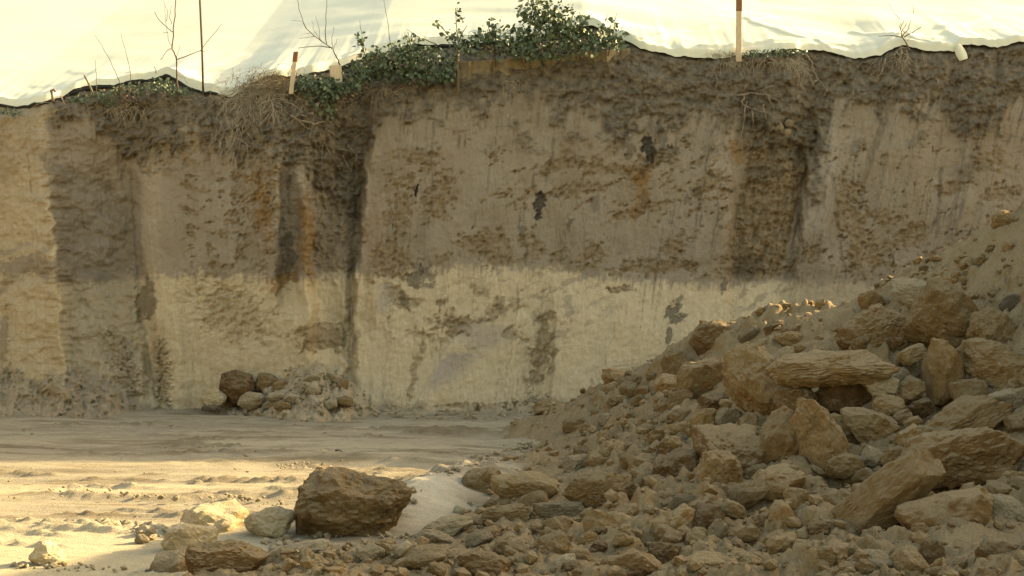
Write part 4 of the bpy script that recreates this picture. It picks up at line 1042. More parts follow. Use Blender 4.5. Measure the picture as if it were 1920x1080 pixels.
# --- say where each repeat lies by the landmark it is nearest to
KEYS = [('largest brown boulder', 'the largest brown boulder'), ('large rounded tan clod', 'the large rounded tan clod'), ('smooth egg-shaped', 'the smooth egg-shaped clod'), ('oblong dark clod', 'the oblong dark clod'),
        ('little whitish stone', 'the little whitish stone'), ('dark rust-faced block', 'the dark rust-faced bottom block'), ('split-faced upright', 'the split-faced upright clod'), ('bulky ochre clod', 'the bulky ochre clod'),
        ('tall leaning wedge', 'the tall leaning wedge'), ('tan bluff', 'the tan bluff of soil'), ('long flat slab', 'the long flat roof slab'), ('pale-topped many-sided', 'the many-sided pale-topped block'), ('long straight-edged', 'the straight-edged sliding slab'),
        ('big dark rust overhanging', 'the dark overhanging block'), ('smooth ochre-faced', 'the smooth ochre-faced block'), ('brown hollow-faced', 'the hollow-faced skyline clod'), ('large triangular', 'the triangular rust-faced block'),
        ('leaning tan mass', 'the undercut leaning mass'), ('rough grey-topped', 'the grey-topped leaning mass'), ('broad tan block', 'the broad tan right-edge block'), ('low tan mass', 'the low tan bottom mass'), ('ochre rounded lump', 'the ochre rounded lump'),
        ('dark-fronted clod', 'the dark-fronted clod by the sand'), ('ochre-sided clod', 'the ochre-sided bottom clod'), ('brown clod in the very', 'the bottom right corner clod'), ('flat-bottomed shaded', 'the flat-bottomed shaded clod')]
def pix(o):
    l = o.location; return 960 + l.x / l.y * F, HZ - (l.z - EYE) / l.y * F
marks = []
for o in COL.objects:
    for k, t in KEYS:
        if str(o.get('label', '')).startswith(k): marks.append((pix(o), t))
COLOUR = {'clod_soil': 'tan', 'rust_clod_soil': 'rusty brown', 'grey_clod_soil': 'grey-brown'}
for o in [q for q in COL.objects if q.name.split('.')[0] in ('loose_clod', 'jagged_block')]:
    u, v = pix(o)
    (mu, mv), t = min(marks, key=lambda m_: math.hypot(m_[0][0] - u, (m_[0][1] - v) * 1.3))
    du_, dv_ = u - mu, v - mv
    side = '' if abs(du_) < .4 * abs(dv_) else ('left' if du_ < 0 else 'right')
    lev = '' if abs(dv_) < .4 * abs(du_) else ('above' if dv_ < 0 else 'below')
    where = (lev + ' and ' + side + ' of') if lev and side else (lev if lev else side + ' of')
    dist = math.hypot(du_, dv_)
    far = 'close ' if dist < 45 else ('' if dist < 85 else 'well ')
    px = max(o.dimensions) / o.location.y * F if o.dimensions.x else 20
    px = o.scale.x * F / o.location.y if o.name.startswith('loose') else px
    size = 'tiny' if px < 17 else 'small' if px < 26 else 'middling' if px < 44 else 'large'
    mt_ = o.data.materials[0].name
    o['label'] = '%s %s %s %s%s %s' % (size, COLOUR.get(mt_, 'tan'), 'clod' if o.name.startswith('loose') else 'jagged block', far, where, t)
    o['group'] = 'loose clods on the heap' if o.name.startswith('loose') else 'jagged blocks of the heap'

# --- crumbs nobody could count
def crumbs(name, pts, sizes, mat, label, n=1, seed=5):
    rs = np.random.RandomState(seed)
    d, f = ico(n); k = len(d)
    V = []; N = len(pts)
    base = [rock_verts((1, rs.uniform(.6, 1), rs.uniform(.5, .9)), 'block', 500 + i, n, 2.4)[0] for i in range(24)]
    B = np.array(base)[rs.randint(24, size=N)]
    a = rs.rand(N) * 6.283; c, s = np.cos(a), np.sin(a)
    t = rs.uniform(-.7, .7, N); ct, st = np.cos(t), np.sin(t)
    x = B[:, :, 0] * c[:, None] - B[:, :, 1] * s[:, None]; y = B[:, :, 0] * s[:, None] + B[:, :, 1] * c[:, None]; z = B[:, :, 2]
    x, z = x * ct[:, None] - z * st[:, None], x * st[:, None] + z * ct[:, None]
    W = np.stack([x, y, z], -1) * sizes[:, None, None] + pts[:, None, :]
    fa = (f[None] + (np.arange(N) * k)[:, None, None]).reshape(-1, 3)
    me = mesh_np(name, W.reshape(-1, 3), fa, False)
    o = link(name, me, M[mat])
    return tag(o, label, None, None, 'stuff')
def scatter_pile(N, umin, umax, seed, smin, smax, zmin=.01):
    rs = np.random.RandomState(seed)
    j = rs.randint(0, len(pu), N * 4); i = rs.randint(3, len(pd_), N * 4)
    ok = (pu[j] > umin) & (pu[j] < umax) & (PH[i, j] > zmin) & (PD[i, j] < 26.3)
    dens = f2(PX[i, j] / 1.1 + 5, PY[i, j] / 1.1, 3, 205)
    ok &= rs.rand(len(j)) < sm(-.5, .2, dens)
    j, i = j[ok][:N], i[ok][:N]
    p = np.stack([PX[i, j], PY[i, j], PH[i, j]], -1)
    s = (smin + (smax - smin) * rs.rand(len(p)) ** 5)
    p[:, 2] += s * .12
    return p, s
p, s = scatter_pile(5200, 500, 2250, 1, .028, .2); crumbs('heap_crumbs', p, s, 'pile', 'loose crumbs of tan soil strewn all over the heap', 1, 1)
# crumbs along the toe, in rows on the floor and at the foot of the bank
rs = np.random.RandomState(77)
pts = []; sz = []
def row(u0, v0, u1, v1, N, spread, a, b):
    for _ in range(N):
        t = rs.rand(); u = u0 + (u1 - u0) * t; v = v0 + (v1 - v0) * t + rs.normal() * spread
        d = EYE * F / (v - HZ); q = P(u + rs.normal() * 4, v, d)
        s_ = a + (b - a) * rs.rand() ** 3
        z = ground_z(q[0], q[1])
        pts.append((q[0], q[1], z + .2 * s_)); sz.append(s_)
row(30, 985, 330, 1000, 170, 3.5, .025, .15); row(180, 985, 330, 1008, 70, 5, .03, .2)
row(130, 920, 560, 945, 90, 5, .02, .10); row(520, 875, 640, 885, 42, 3.5, .03, .11)
row(0, 935, 130, 920, 18, 5, .02, .07); row(300, 838, 480, 850, 24, 4, .02, .08)
row(0, 820, 1050, 800, 36, 14, .02, .08); row(0, 880, 700, 870, 36, 25, .02, .07)
row(760, 925, 870, 880, 36, 4, .03, .09); row(860, 880, 1000, 835, 66, 5, .03, .14); row(930, 845, 1060, 800, 36, 6, .03, .13)
row(350, 768, 720, 775, 96, 3, .03, .14); row(720, 778, 1060, 785, 84, 3, .03, .13); row(0, 762, 330, 768, 72, 3, .03, .12)
row(20, 1062, 330, 1074, 36, 4, .03, .10); row(500, 1035, 800, 1055, 90, 14, .04, .14); row(320, 1040, 560, 1075, 36, 10, .03, .12)
yy_ = np.linspace(BERM[0, 1], BERM[-1, 1], 60)
for _ in range(150):
    y_ = rs.uniform(BERM[0, 1], BERM[-1, 1]); x_ = np.interp(y_, BERM[:, 1], BERM[:, 0]) + rs.normal() * .12 - .08; s_ = .025 + .11 * rs.rand() ** 3
    pts.append((x_, y_, float(berm(np.array([x_]), np.array([y_]))[0]) + .1 * s_)); sz.append(s_)
for _ in range(120):
    a_ = rs.rand() * 6.28; r_ = .55 + .25 * rs.rand(); s_ = .03 + .12 * rs.rand() ** 3
    x_, y_ = -1.62 + r_ * 1.15 * math.cos(a_), 14.35 + r_ * .8 * math.sin(a_)
    pts.append((x_, y_, ground_z(x_, y_) + .15 * s_)); sz.append(s_)
crumbs('floor_crumbs', np.array(pts), np.array(sz), 'floor_crumb', 'loose crumbs strewn in rows over the pit floor', 1, 3)
pts = []; sz = []
for (u0, v0, u1, v1, N, a, b) in [(0, 700, 280, 762, 90, .025, .09), (400, 700, 700, 770, 170, .025, .11), (470, 690, 650, 764, 110, .03, .16), (380, 740, 560, 768, 90, .04, .18), (940, 745, 1070, 785, 150, .03, .14), (1060, 700, 1240, 785, 200, .04, .17), (228, 660, 252, 740, 40, .03, .09), (294, 660, 314, 758, 60, .04, .10)]:
    for _ in range(N):
        u, v = rs.uniform(u0, u1), rs.uniform(v0, v1)
        if v < np.interp(u, TALUS[:, 0], TALUS[:, 1]) - 4 and not (220 < u < 320): continue
        s_ = a + (b - a) * rs.rand() ** 3
        q = bank_pt(u, v, .1 * s_)
        if q[2] < 0: continue
        pts.append(q); sz.append(s_)
crumbs('talus_crumbs', np.array(pts), np.array(sz), 'grey_clod', 'crumbs of fallen soil piled along the foot of the bank', 1, 4)
# ------------------------------------------------------------------ things along the rim
rs = np.random.RandomState(5)
def rim_d(u, v, out=.15): return bank_at(u, max(v, rim(u) + 2)) - out
def stick(name, mat, pts, r, sides=6, parent=None, out=.2, jit=0):
    mb = MB()
    d = rim_d(pts[0][0], pts[0][1], out)
    mb.tube([P(a, b, d) for a, b in pts], r, sides)
    return mb.build(name, mat, parent)

def stake(u0, v0, u1, v1, vpaint, wpx, label):
    d = rim_d(u0, v0, .22); e = empty('survey_stake', P(u0, v0 + 6, d)); e.rotation_euler = (0, 0, 0)
    base = np.array(P(u0, v0 + 6, d)); w = wpx * d / F
    def seg(va, vb, name, mat, grow):
        bm = bmesh.new(); ring = []
        for v in (va, vb):
            t = (v - v0) / (v1 - v0); u = u0 + (u1 - u0) * t; c = np.array(P(u, v, d)) - base
            ring.append([bm.verts.new(c + np.array(q) * (w / 2 + grow)) for q in ((-1, -.55, 0), (1, -.55, 0), (1, .55, 0), (-1, .55, 0))])
        for k in range(4):
            bm.faces.new((ring[0][k], ring[0][(k + 1) % 4], ring[1][(k + 1) % 4], ring[1][k]))
        bm.faces.new(ring[0][::-1]); bm.faces.new(ring[1])
        bmesh.ops.bevel(bm, geom=bm.edges[:], offset=.006, segments=1, affect='EDGES')
        me = bpy.data.meshes.new(name); bm.to_mesh(me); bm.free()
        return link(name, me, mat, e)
    seg(v0 + 10, vpaint, 'shaft', M['lath'], 0)
    seg(vpaint - .01, v1, 'painted_top', M['paint'], .003)
    tag(e, label, 'stake', 'survey stakes on the rim')
stake(547, 166, 555, 97, 116, 8.5, 'pale wooden stake with rust-painted top beside the dry grass')
stake(1385, 106, 1386, -24, 21, 10.5, 'tall pale wooden stake with rust-painted top right of the shrub')
tag(stick('steel_rod', M['rod'], [(381, 175), (379, 90), (375, 0), (373, -50)], .024), 'thin rusty steel rod standing upright on the left rim', 'rod')
tag(stick('wooden_stake', M['greywood'], [(859, 178), (858, 130), (858, 84)], .034, 4), 'weathered brown stake in front of the left end of the concrete beam', 'stake')
tag(stick('wooden_stake', M['greywood'], [(100, 192), (98, 178), (96, 170), (101, 168), (104, 172)], .028, 5), 'short hooked post at the left end of the black hem', 'stake')
tag(stick('wooden_stake', M['greywood'], [(177, 182), (168, 160), (158, 141)], .020, 5), 'short leaning stick among the weeds on the left rim', 'stick')
tag(stick('wooden_stake', M['stem'], [(122, 197), (118, 188), (114, 180)], .014, 5), 'tiny pale peg beside the hooked post', 'peg')

def beam():
    """buff beam lying along the rim under the shrub"""
    n = 60; V = []
    for i in range(n + 1):
        t = i / n; u = 852 + (1182 - 852) * t
        vt = 117 + (90 - 117) * t + 1.2 * n2(t * 9, .2, 1); vb = 152 + (112 - 152) * t + 2.2 * n2(t * 12, .7, 2)
        d = bank_at(u, vb + 4) + .06 + 0 * t + .03 * n2(t * 6, .4, 3)
        for (v, dd) in ((vt, .42), (vt, 0.02), (vt + 2, 0), (vb, .0), (vb + 3, .42)):
            V.append(P(u, v, d + dd) if dd < .3 else np.array(P(u, v, d)) + np.array([0, .42, 0]))
    fs = []
    for i in range(n):
        for k in range(5):
            fs.append((i * 5 + k, i * 5 + (k + 1) % 5, (i + 1) * 5 + (k + 1) % 5, (i + 1) * 5 + k))
    fs.append(tuple(range(5))[::-1]); fs.append(tuple(n * 5 + k for k in range(5)))
    mb = MB(); mb.add(np.array(V), fs)
    return tag(mb.build('concrete_beam', M['concrete'], None, False), 'long buff beam exposed on the rim beneath the tallest leafy shrub', 'beam', None, 'thing')
beam()
def block():
    d = rim_d(630, 150, .25); s = d / F
    bm = bmesh.new(); bmesh.ops.create_cube(bm, size=1.0)
    for v in bm.verts: v.co = Vector((v.co.x * 22 * s, v.co.y * .12, v.co.z * 34 * s))
    bmesh.ops.bevel(bm, geom=bm.edges[:], offset=.012, segments=2, affect='EDGES')
    me = bpy.data.meshes.new('wood_block'); bm.to_mesh(me); bm.free()
    o = link('wood_block', me, M['lath']); o.location = P(630, 140, d); o.rotation_euler = (0, math.radians(-4), .2)
    tag(o, 'small pale wooden block tucked under the plastic sheet left of the shrubs', 'wood block')
block()

# --- leaves
def leaf_shape(l, w):
    v = np.array([(0, 0, 0), (.5 * w, .35 * l, .1 * l), (.38 * w, .7 * l, .06 * l), (0, l, -.08 * l), (-.38 * w, .7 * l, .06 * l), (-.5 * w, .35 * l, .1 * l), (0, .5 * l, 0)])
    f = [(0, 1, 6), (1, 2, 6), (2, 3, 6), (3, 4, 6), (4, 5, 6), (5, 0, 6)]
    return v, f
def rand_rot(rs, up=.5):
    n = rs.normal(size=3); n[1] -= .6; n[2] += up; n /= np.linalg.norm(n)
    a = rs.normal(size=3); a -= n * (a @ n); a /= np.linalg.norm(a)
    return np.stack([np.cross(a, n), a, n], 1)
def foliage(name, blobs, mat, parent, smin, smax, seed, label=None, kind='stuff', out=.2):
    """blobs: (u, v, ru, rv, n) clumps on the rim; one mesh of leaves"""
    rs = np.random.RandomState(seed); V = []; Fa = []; T = []; c = 0
    for (u, v, ru, rv, n) in blobs:
        d0 = rim_d(u, v, out) if v > rim(u) - 8 else rim_d(u, rim(u) + 4, out)
        for _ in range(int(n * 1.5)):
            q = rs.normal(size=3) * .55; q /= max(1.1, np.linalg.norm(q)) / 1.1
            p = P(u + q[0] * ru, v + q[1] * rv, d0 + q[2] * .28 - .1)
            l = smin * .5 + (smax * .95 - smin * .5) * rs.rand() ** 1.3; lv, lf = leaf_shape(l, l * rs.uniform(.6, .95))
            V.append(lv @ rand_rot(rs).T + p); Fa += [tuple(i + c for i in t) for t in lf]; c += 7
            T += [np.clip(rs.beta(1.3, 2.2) + .1 * q[1] * -1, 0, 1)] * 7
    me = mesh_np(name, np.concatenate(V), np.array(Fa))
    a = me.attributes.new('tone', 'FLOAT', 'POINT'); a.data.foreach_set('value', np.array(T, np.float32))
    o = link(name, me, mat, parent)
    if kind: o['kind'] = kind
    if label: o['label'] = label
    return o
def stems(name, lines, mat, parent, r=.012, out=.25):
    mb = MB()
    for ln in lines:
        d = rim_d(ln[0][0], ln[0][1], out)
        n = len(ln)
        mb.tube([P(a, b, d - .02 * i) for i, (a, b) in enumerate(ln)], np.linspace(r, r * .45, n), 5)
    return mb.build(name, mat, parent)
# tone-bearing single leaves shared by the tallest shrub
leaf_me = []
for i, (l, t) in enumerate([(.10, .15), (.11, .35), (.09, .6), (.12, .3), (.10, .85), (.08, .05)]):
    v, f = leaf_shape(l, l * .8); me = mesh_np('leaf', v, np.array(f))
    a = me.attributes.new('tone', 'FLOAT', 'POINT'); a.data.foreach_set('value', np.full(7, t, np.float32))
    me.materials.append(M['leaf']); leaf_me.append(me)

def shrub(name, label, blobs, lines, smin, smax, seed, nleaf=0, out=.25, dead=None):
    e = empty(name, P(blobs[0][0], rim(blobs[0][0]), rim_d(blobs[0][0], rim(blobs[0][0]), out)))
    tag(e, label, 'shrub', 'leafy plants along the rim')
    ch = [foliage('foliage', blobs, M['leaf'], e, smin, smax, seed, out=out)]
    if dead: ch.append(foliage('dead_leaves', dead, M['deadleaf'], e, .05, .09, seed + 1, out=out + .05))
    if lines: ch.append(stems('stem', lines, M['bark'], e, .016, out))
    off = Matrix.Translation(-e.location)
    for c in ch: c.matrix_parent_inverse = off
    r2 = np.random.RandomState(seed + 5)
    for k in range(nleaf):
        b = blobs[r2.randint(len(blobs))]
        q = r2.normal(size=3) * .55; q /= max(1, np.linalg.norm(q))
        d0 = rim_d(b[0], rim(b[0]) + 4, out)
        p = P(b[0] + q[0] * b[2] * 1.15, b[1] + q[1] * b[3] * 1.15, d0 - .3 - .1 * r2.rand())
        o = bpy.data.objects.new('leaf', leaf_me[r2.randint(6)]); COL.objects.link(o); o.parent = e
        o.location = Vector(p) - e.location
        o.rotation_euler = Matrix(rand_rot(r2, .4).tolist()).to_euler()
    return e
shrub('leafy_shrub', 'tallest leafy shrub on the rim reaching the top edge of the picture',
      [(1030, 55, 60, 32, 260), (1000, 15, 28, 30, 110), (1040, 30, 45, 25, 150), (1070, 75, 45, 28, 170), (950, 75, 60, 22, 190), (895, 80, 40, 20, 120), (1000, 88, 60, 18, 170), (1110, 80, 35, 18, 90), (1145, 60, 22, 26, 60), (1155, 80, 18, 14, 30), (1020, 105, 80, 10, 60), (925, 55, 18, 20, 30), (1085, 45, 18, 20, 35)],
      [[(985, 120), (990, 70), (998, 20), (1003, -20)], [(1060, 110), (1050, 70), (1040, 30)], [(1140, 105), (1148, 70), (1156, 25)], [(930, 125), (925, 80), (912, 40)], [(1100, 110), (1095, 70), (1088, 35)], [(1115, 118), (1108, 100), (1095, 85)], [(985, 128), (975, 105), (960, 85)]],
      .08, .15, 31, 220, dead=[(940, 92, 70, 12, 60), (1050, 90, 70, 14, 50), (905, 95, 30, 10, 25)])
shrub('leafy_shrub', 'sparse upright sprigs with small leaves left of the tallest shrub',
      [(858, 30, 8, 22, 18), (855, 70, 16, 16, 34), (838, 68, 8, 8, 12), (818, 45, 9, 7, 9), (865, 95, 18, 14, 50)],
      [[(862, 130), (860, 90), (856, 50), (854, 15)], [(858, 100), (845, 70), (820, 42)], [(860, 80), (868, 60), (876, 48)]], .06, .11, 41, 20)
shrub('leafy_shrub', 'dense dark ivy mound on the rim left of the concrete beam',
      [(740, 125, 60, 28, 420), (790, 115, 60, 26, 380), (800, 140, 50, 18, 200), (700, 130, 40, 24, 240), (670, 140, 30, 20, 160), (835, 140, 25, 14, 90), (760, 95, 60, 14, 120), (690, 105, 16, 12, 30), (675, 78, 9, 16, 14), (770, 75, 22, 10, 20)],
      [[(690, 120), (680, 90), (672, 70)], [(780, 110), (770, 85), (765, 60)]], .07, .12, 51, 60, dead=[(720, 120, 60, 25, 40), (790, 130, 50, 20, 30)])
shrub('trailing_ivy', 'ivy trailing over the rim just right of the pale wooden stake',
      [(590, 160, 36, 18, 220), (600, 180, 26, 18, 130), (625, 165, 30, 16, 130), (615, 200, 14, 24, 70), (570, 152, 14, 10, 40), (650, 165, 26, 16, 90)],
      [[(600, 160), (612, 190), (618, 220)]], .06, .11, 61, 40, dead=[(640, 180, 40, 20, 50), (600, 190, 40, 24, 40)])
shrub('trailing_ivy', 'low ivy and weeds under the plastic edge on the left rim',
      [(300, 162, 26, 14, 150), (250, 170, 36, 12, 130), (195, 180, 28, 12, 110), (150, 186, 20, 8, 50), (205, 196, 14, 10, 40), (320, 172, 14, 10, 50), (340, 172, 20, 8, 40)],
      None, .05, .09, 71, 0, dead=[(250, 175, 60, 14, 80), (240, 176, 12, 8, 30)], out=.12)
shrub('creeping_ivy', 'thin strip of green ground cover right of the tall stake',
      [(1420, 100, 28, 7, 130), (1460, 98, 30, 7, 140), (1495, 98, 18, 6, 60), (1405, 104, 12, 6, 30)], None, .035, .06, 81, 0, out=.16)
shrub('creeping_ivy', 'grey-green weed tuft at the far left rim', [(12, 208, 24, 7, 70), (30, 215, 16, 4, 20)], None, .04, .07, 91, 0, out=.12)

# --- dry grass
def grass(name, label, spots, seed, lmin, lmax, w=.010, droop=.6):
    rs = np.random.RandomState(seed); V = []; Fa = []; T = []; c = 0
    for (u, v, ru, rv, n, bias) in spots:
        for _ in range(n):
            uu, vv = u + rs.normal() * ru * .5, v + rs.normal() * rv * .5
            d = rim_d(uu, vv, .03 + .1 * rs.rand()); p = np.array(P(uu, vv, d))
            l = lmin + (lmax - lmin) * rs.rand() ** 1.5
            dr = np.array([rs.normal() * .55, -abs(rs.normal()) * .35, bias + rs.normal() * .35]); dr /= np.linalg.norm(dr)
            side = np.array([1.0, 0, 0]) if abs(dr[0]) < .75 else np.array([0, 0, 1.0])
            for k in range(4):
                t = k / 3; q = p + dr * l * t + np.array([dr[0] * .2, -.25, -droop]) * l * t * t
                V += [q - side * w / 2 * (1 - .7 * t), q + side * w / 2 * (1 - .7 * t)]
            Fa += [(c + 2 * k, c + 2 * k + 1, c + 2 * k + 3, c + 2 * k + 2) for k in range(3)]; c += 8
            T += [rs.rand()] * 8
    me = mesh_np(name, np.array(V), np.array(Fa))
    a = me.attributes.new('tone', 'FLOAT', 'POINT'); a.data.foreach_set('value', np.array(T, np.float32))
    return tag(link(name, me, M['straw']), label, kind='stuff')
grass('dry_grass', 'shaggy clump of dry straw grass on the rim by the left stake', [(500, 158, 60, 26, 700, .7), (470, 175, 50, 24, 420, .1), (530, 165, 40, 20, 300, .6), (455, 195, 30, 26, 120, -.5), (500, 200, 60, 30, 120, -.4), (575, 190, 50, 36, 70, -.3), (425, 185, 40, 10, 60, .2)], 3, .10, .36)
grass('dry_weeds', 'thin dry weeds scattered along the left rim', [(200, 190, 90, 14, 160, .7), (330, 185, 60, 10, 120, .6), (240, 200, 60, 14, 90, -.2), (700, 165, 60, 14, 100, -.3), (430, 250, 40, 40, 60, -.6)], 4, .1, .32)
grass('dry_tufts', 'dry tufts at the foot of the tall right stake', [(1370, 106, 26, 8, 160, .5), (1345, 104, 16, 5, 60, .5), (1380, 116, 30, 8, 120, -.3), (1490, 118, 26, 14, 140, -.2), (1460, 112, 40, 10, 120, -.3), (1510, 125, 14, 20, 60, -.6), (1690, 110, 26, 14, 120, -.3), (960, 160, 14, 12, 90, -.2), (818, 168, 12, 12, 90, -.2)], 5, .08, .25, .008)

# --- roots and bare twigs
def root_thing(name, label, lines, r, mat, cat, out=.06, group=None, follow=True, wig=2.0):
    mb = MB(); rs = np.random.RandomState(len(label) + int(lines[0][0][0]))
    for ln in lines:
        ln = np.array(ln, float); n = max(6, len(ln) * 4)
        t = np.linspace(0, len(ln) - 1, n); uu = np.interp(t, np.arange(len(ln)), ln[:, 0]) + rs.normal(size=n) * wig * .5; vv = np.interp(t, np.arange(len(ln)), ln[:, 1]) + rs.normal(size=n) * wig * .3
        d0 = rim_d(ln[0, 0], ln[0, 1], out)
        pts = []
        for i in range(n):
            d = d0 if (not follow or vv[i] < rim(uu[i]) + 3) else bank_at(uu[i], vv[i]) - out - .05 * abs(math.sin(i * .7))
            pts.append(P(uu[i], vv[i], d))
        mb.tube(pts, np.linspace(r, r * .35, n), 5)
    return tag(mb.build(name, mat, None), label, cat, group)
R_ = M['root']
root_thing('root', 'long bare root hanging down the bank right of the ground cover', [[(1510, 100), (1522, 120), (1532, 145), (1550, 168)], [(1550, 168), (1545, 180)], [(1535, 148), (1520, 160)]], .028, R_, 'root')
root_thing('root', 'pale crooked root running sideways out of the bank under the tall stake', [[(1382, 180), (1410, 174), (1435, 178), (1460, 190)], [(1395, 176), (1390, 200)], [(1440, 180), (1452, 205)]], .024, R_, 'root')
root_thing('root', 'lower tangle of roots above the broken brown column', [[(1392, 196), (1420, 208), (1450, 214)], [(1400, 190), (1392, 235), (1390, 300)], [(1410, 205), (1412, 240)], [(1430, 195), (1436, 225)], [(1452, 160), (1425, 170)]], .018, R_, 'root')
root_thing('root', 'knotted root mass under the bare bush on the right rim', [[(1705, 92), (1690, 88), (1672, 108), (1655, 125)], [(1690, 90), (1688, 112), (1684, 130)], [(1700, 92), (1700, 115), (1690, 135)], [(1672, 104), (1690, 100), (1704, 104)], [(1660, 110), (1655, 130), (1640, 155)], [(1680, 95), (1695, 118)]], .022, R_, 'root', .12)
root_thing('root', 'curved root loop hanging right of the trailing ivy', [[(560, 225), (590, 232), (612, 228), (622, 205)], [(545, 215), (565, 232), (585, 245)]], .024, R_, 'root', .12)
root_thing('root', 'thin roots crossing the dark corner under the ivy', [[(600, 250), (615, 280), (632, 308)], [(650, 270), (668, 290), (668, 315)], [(640, 280), (660, 285)], [(605, 270), (603, 300)], [(610, 240), (640, 262)]], .012, R_, 'root')
root_thing('root', 'fine straw-like roots trailing left of the dry grass', [[(470, 235), (440, 265), (405, 310), (380, 340)], [(440, 240), (400, 250), (360, 262)], [(455, 250), (445, 290)], [(420, 230), (390, 280), (375, 320)]], .011, R_, 'root')
root_thing('root', 'pale forked root at the bottom of the left weeds', [[(212, 178), (210, 200), (200, 213)], [(210, 200), (216, 212)], [(206, 205), (190, 206)]], .020, R_, 'root', .1)
rr = np.random.RandomState(9)
for k in range(34):
    z = rr.randint(4)
    u, v = [(rr.uniform(450, 690), rr.uniform(190, 300)), (rr.uniform(1340, 1500), rr.uniform(115, 200)), (rr.uniform(1600, 1900), rr.uniform(105, 150)), (rr.uniform(720, 1150), rr.uniform(140, 200))][z]
    if z == 3 and v < rim(u) + 8: v = rim(u) + 12
    du, dv = rr.normal() * 14, abs(rr.normal()) * 18 + 6
    root_thing('rootlet', ('short' if dv < 18 else 'long') + ' thin rootlet bending ' + ('left ' if du < -4 else 'right ' if du > 4 else 'straight down ') + ['in the dark soil under the ivy', 'in the topsoil below the tall stake', 'in the topsoil under the right plastic edge', 'in the topsoil below the buff beam'][z], [[(u, v), (u + du * .4 + rr.normal() * 5, v + dv * .5), (u + du, v + dv)]], rr.uniform(.007, .014), R_, 'root', .05, 'rootlets in the topsoil')
B_ = M['bark']
def sapling(label, lines, r, mat=None, cat='sapling', name='bare_sapling'):
    return root_thing(name, label, lines, r, mat or B_, cat, .22, None, False, 1.2)
s_ = M['stem']
def tree(label, trunk, branches, twigs, r, name='bare_sapling', mat=None):
    mat = mat or B_
    base = P(trunk[0][0], trunk[0][1], rim_d(trunk[0][0], trunk[0][1], .22)); e = empty(name, base); tag(e, label, 'sapling')
    rs = np.random.RandomState(int(trunk[0][0]))
    def bunch(nm, lines, r, par=None):
        mb = MB()
        for ln in lines:
            ln = np.array(ln, float); n = len(ln) * 3; t = np.linspace(0, len(ln) - 1, n)
            uu = np.interp(t, np.arange(len(ln)), ln[:, 0]) + rs.normal(size=n) * .7; vv = np.interp(t, np.arange(len(ln)), ln[:, 1])
            dd = base[1] - np.linspace(0, rs.uniform(-.25, .25), n)
            mb.tube(np.array(P(uu, vv, dd)) - base, np.linspace(r, r * .45, n), 5)
        return mb.build(nm, mat, par or e)
    bunch('trunk', [trunk], r)
    br = [bunch('branch', [b], r * .55) for b in branches]
    for k, tw in enumerate(twigs): bunch('twig', [tw], r * .3, br[k % len(br)])
tree('tall bare sapling on the left rim beside the thin steel rod', [(334, 190), (332, 150), (331, 110), (323, 92), (325, 50), (329, 10), (332, -40)],
     [[(331, 112), (350, 105), (375, 95), (400, 65), (416, 45)], [(323, 90), (312, 96), (302, 112)], [(324, 60), (314, 52), (298, 38), (289, 22)]],
     [[(323, 88), (316, 75), (310, 45), (308, 10)], [(312, 40), (314, 20), (306, 0)], [(316, 60), (305, 62)], [(330, 110), (338, 85)], [(333, 140), (345, 146), (352, 158)], [(375, 95), (390, 98)], [(322, 45), (318, 30), (322, 10)]], .019)
tree('bare branching sapling leaning left above the pale wooden block', [(640, 128), (632, 108), (624, 92)],
     [[(624, 92), (610, 82), (590, 68), (572, 52), (562, 20), (556, -5)], [(612, 82), (610, 55), (612, 20), (613, -20)], [(624, 90), (600, 86), (575, 88), (560, 90)]],
     [[(590, 68), (578, 70), (562, 72)], [(575, 55), (568, 40), (548, 38)], [(600, 74), (598, 50), (592, 30)], [(624, 90), (622, 70), (626, 50)], [(604, 78), (590, 60), (585, 40)], [(624, 92), (634, 72)], [(580, 62), (570, 64)]], .020)
tree('small bare bush with forked twigs on the right rim', [(1707, 96), (1700, 82), (1692, 70)],
     [[(1692, 70), (1688, 55), (1694, 38)], [(1692, 68), (1702, 55), (1708, 38)], [(1694, 70), (1712, 60), (1728, 50)], [(1692, 70), (1670, 66), (1648, 68)]],
     [[(1690, 60), (1698, 48), (1703, 40)], [(1688, 36), (1676, 24), (1667, 6)], [(1712, 25), (1713, 8)], [(1700, 76), (1712, 70)], [(1694, 60), (1686, 50), (1690, 40)]], .022)
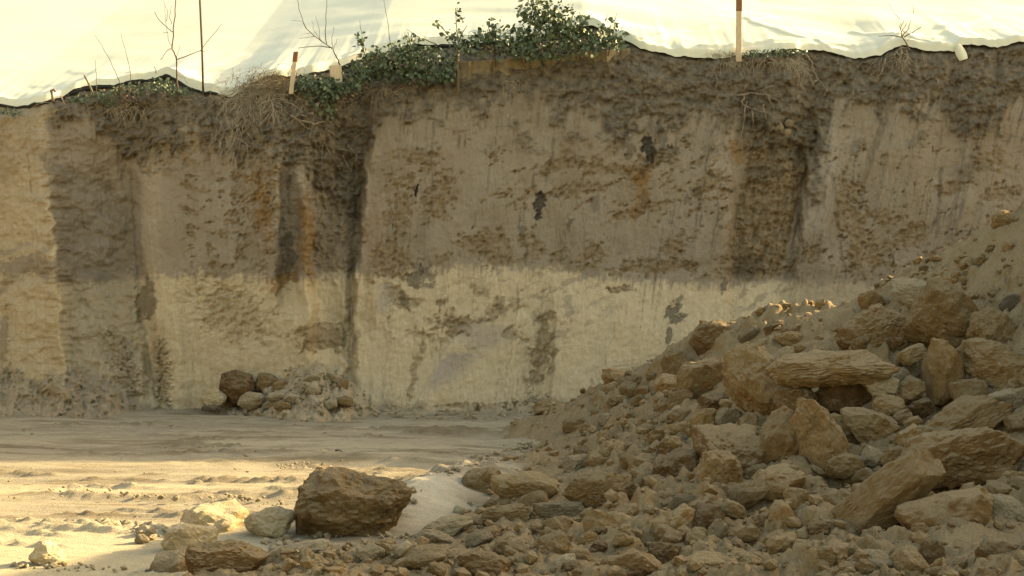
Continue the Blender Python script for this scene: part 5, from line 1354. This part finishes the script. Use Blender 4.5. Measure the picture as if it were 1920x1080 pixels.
for i, (ln, lab, r) in enumerate([([(231, 170), (210, 120), (178, 64)], 'leaning dry stalk tallest among the left weeds', .009), ([(247, 172), (242, 120), (226, 60)], 'second dry stalk just right of the leaning one', .008), ([(182, 192), (181, 150), (179, 112)], 'short straight dry stalk left of the leaning ones', .009),
                                  ([(735, 98), (728, 50), (718, -10)], 'thin dry stalk above the dense ivy mound', .010), ([(682, 92), (678, 60), (674, 38)], 'short dry twig at the left end of the dense ivy mound', .010), ([(820, 84), (790, 72), (762, 55)], 'brown twig leaning over the plastic left of the sprigs', .012), ([(1361, 104), (1357, 92), (1360, 86)], 'tiny dry twig left of the tall stake', .006),
                                  ([(293, 138), (291, 128), (289, 124)], 'tiny dry seed head on the hem of the plastic sheet', .010), ([(1735, 125), (1731, 105), (1730, 92)], 'thin straw hanging below the plastic right of the bare bush', .006)]):
    sapling(lab, [ln], r, s_ if i in (6, 8) else B_, 'stalk', 'dry_stalk')
# twig on the skyline clod of the heap
mb = MB(); d = hit(1338, 640) - .35
mb.tube([P(1326, 617, d), P(1345, 617, d - .02), (P(1362, 624, d - .02)), P(1381, 634, d)], [.012, .011, .010, .007], 5)
tag(mb.build('twig', M['stem'], None), 'pale bent twig lying on the hollow-faced skyline clod', 'twig')
# loose flap of the sheet
mb = MB(); V = []; n = 12
j = int(np.argmin(np.abs(tarp_u - 1800))); d = tarp_V[0, j, 1] - .05
for i in range(n):
    t = i / (n - 1); u = 1792 + 12 * t; v = 84 + 28 * t
    wv = 7 + 6 * math.sin(t * 2.6)
    for q in (-1, -.33, .33, 1):
        V.append(P(u + q * wv * .75 + 3, v - q * 2.5, d - .10 * (1 - q * q) - .05 * t))
for i in range(n):
    pass
V = np.array(V); V2 = V + np.array([0, .006, 0]); fs = []
for i in range(n - 1):
    for k in range(3):
        a = i * 4 + k; fs.append((a, a + 1, a + 5, a + 4)); b = a + n * 4; fs.append((b + 4, b + 5, b + 1, b))
mb.add(np.concatenate([V, V2]), fs)
mb.build('flap', M['tarp'], tarp)
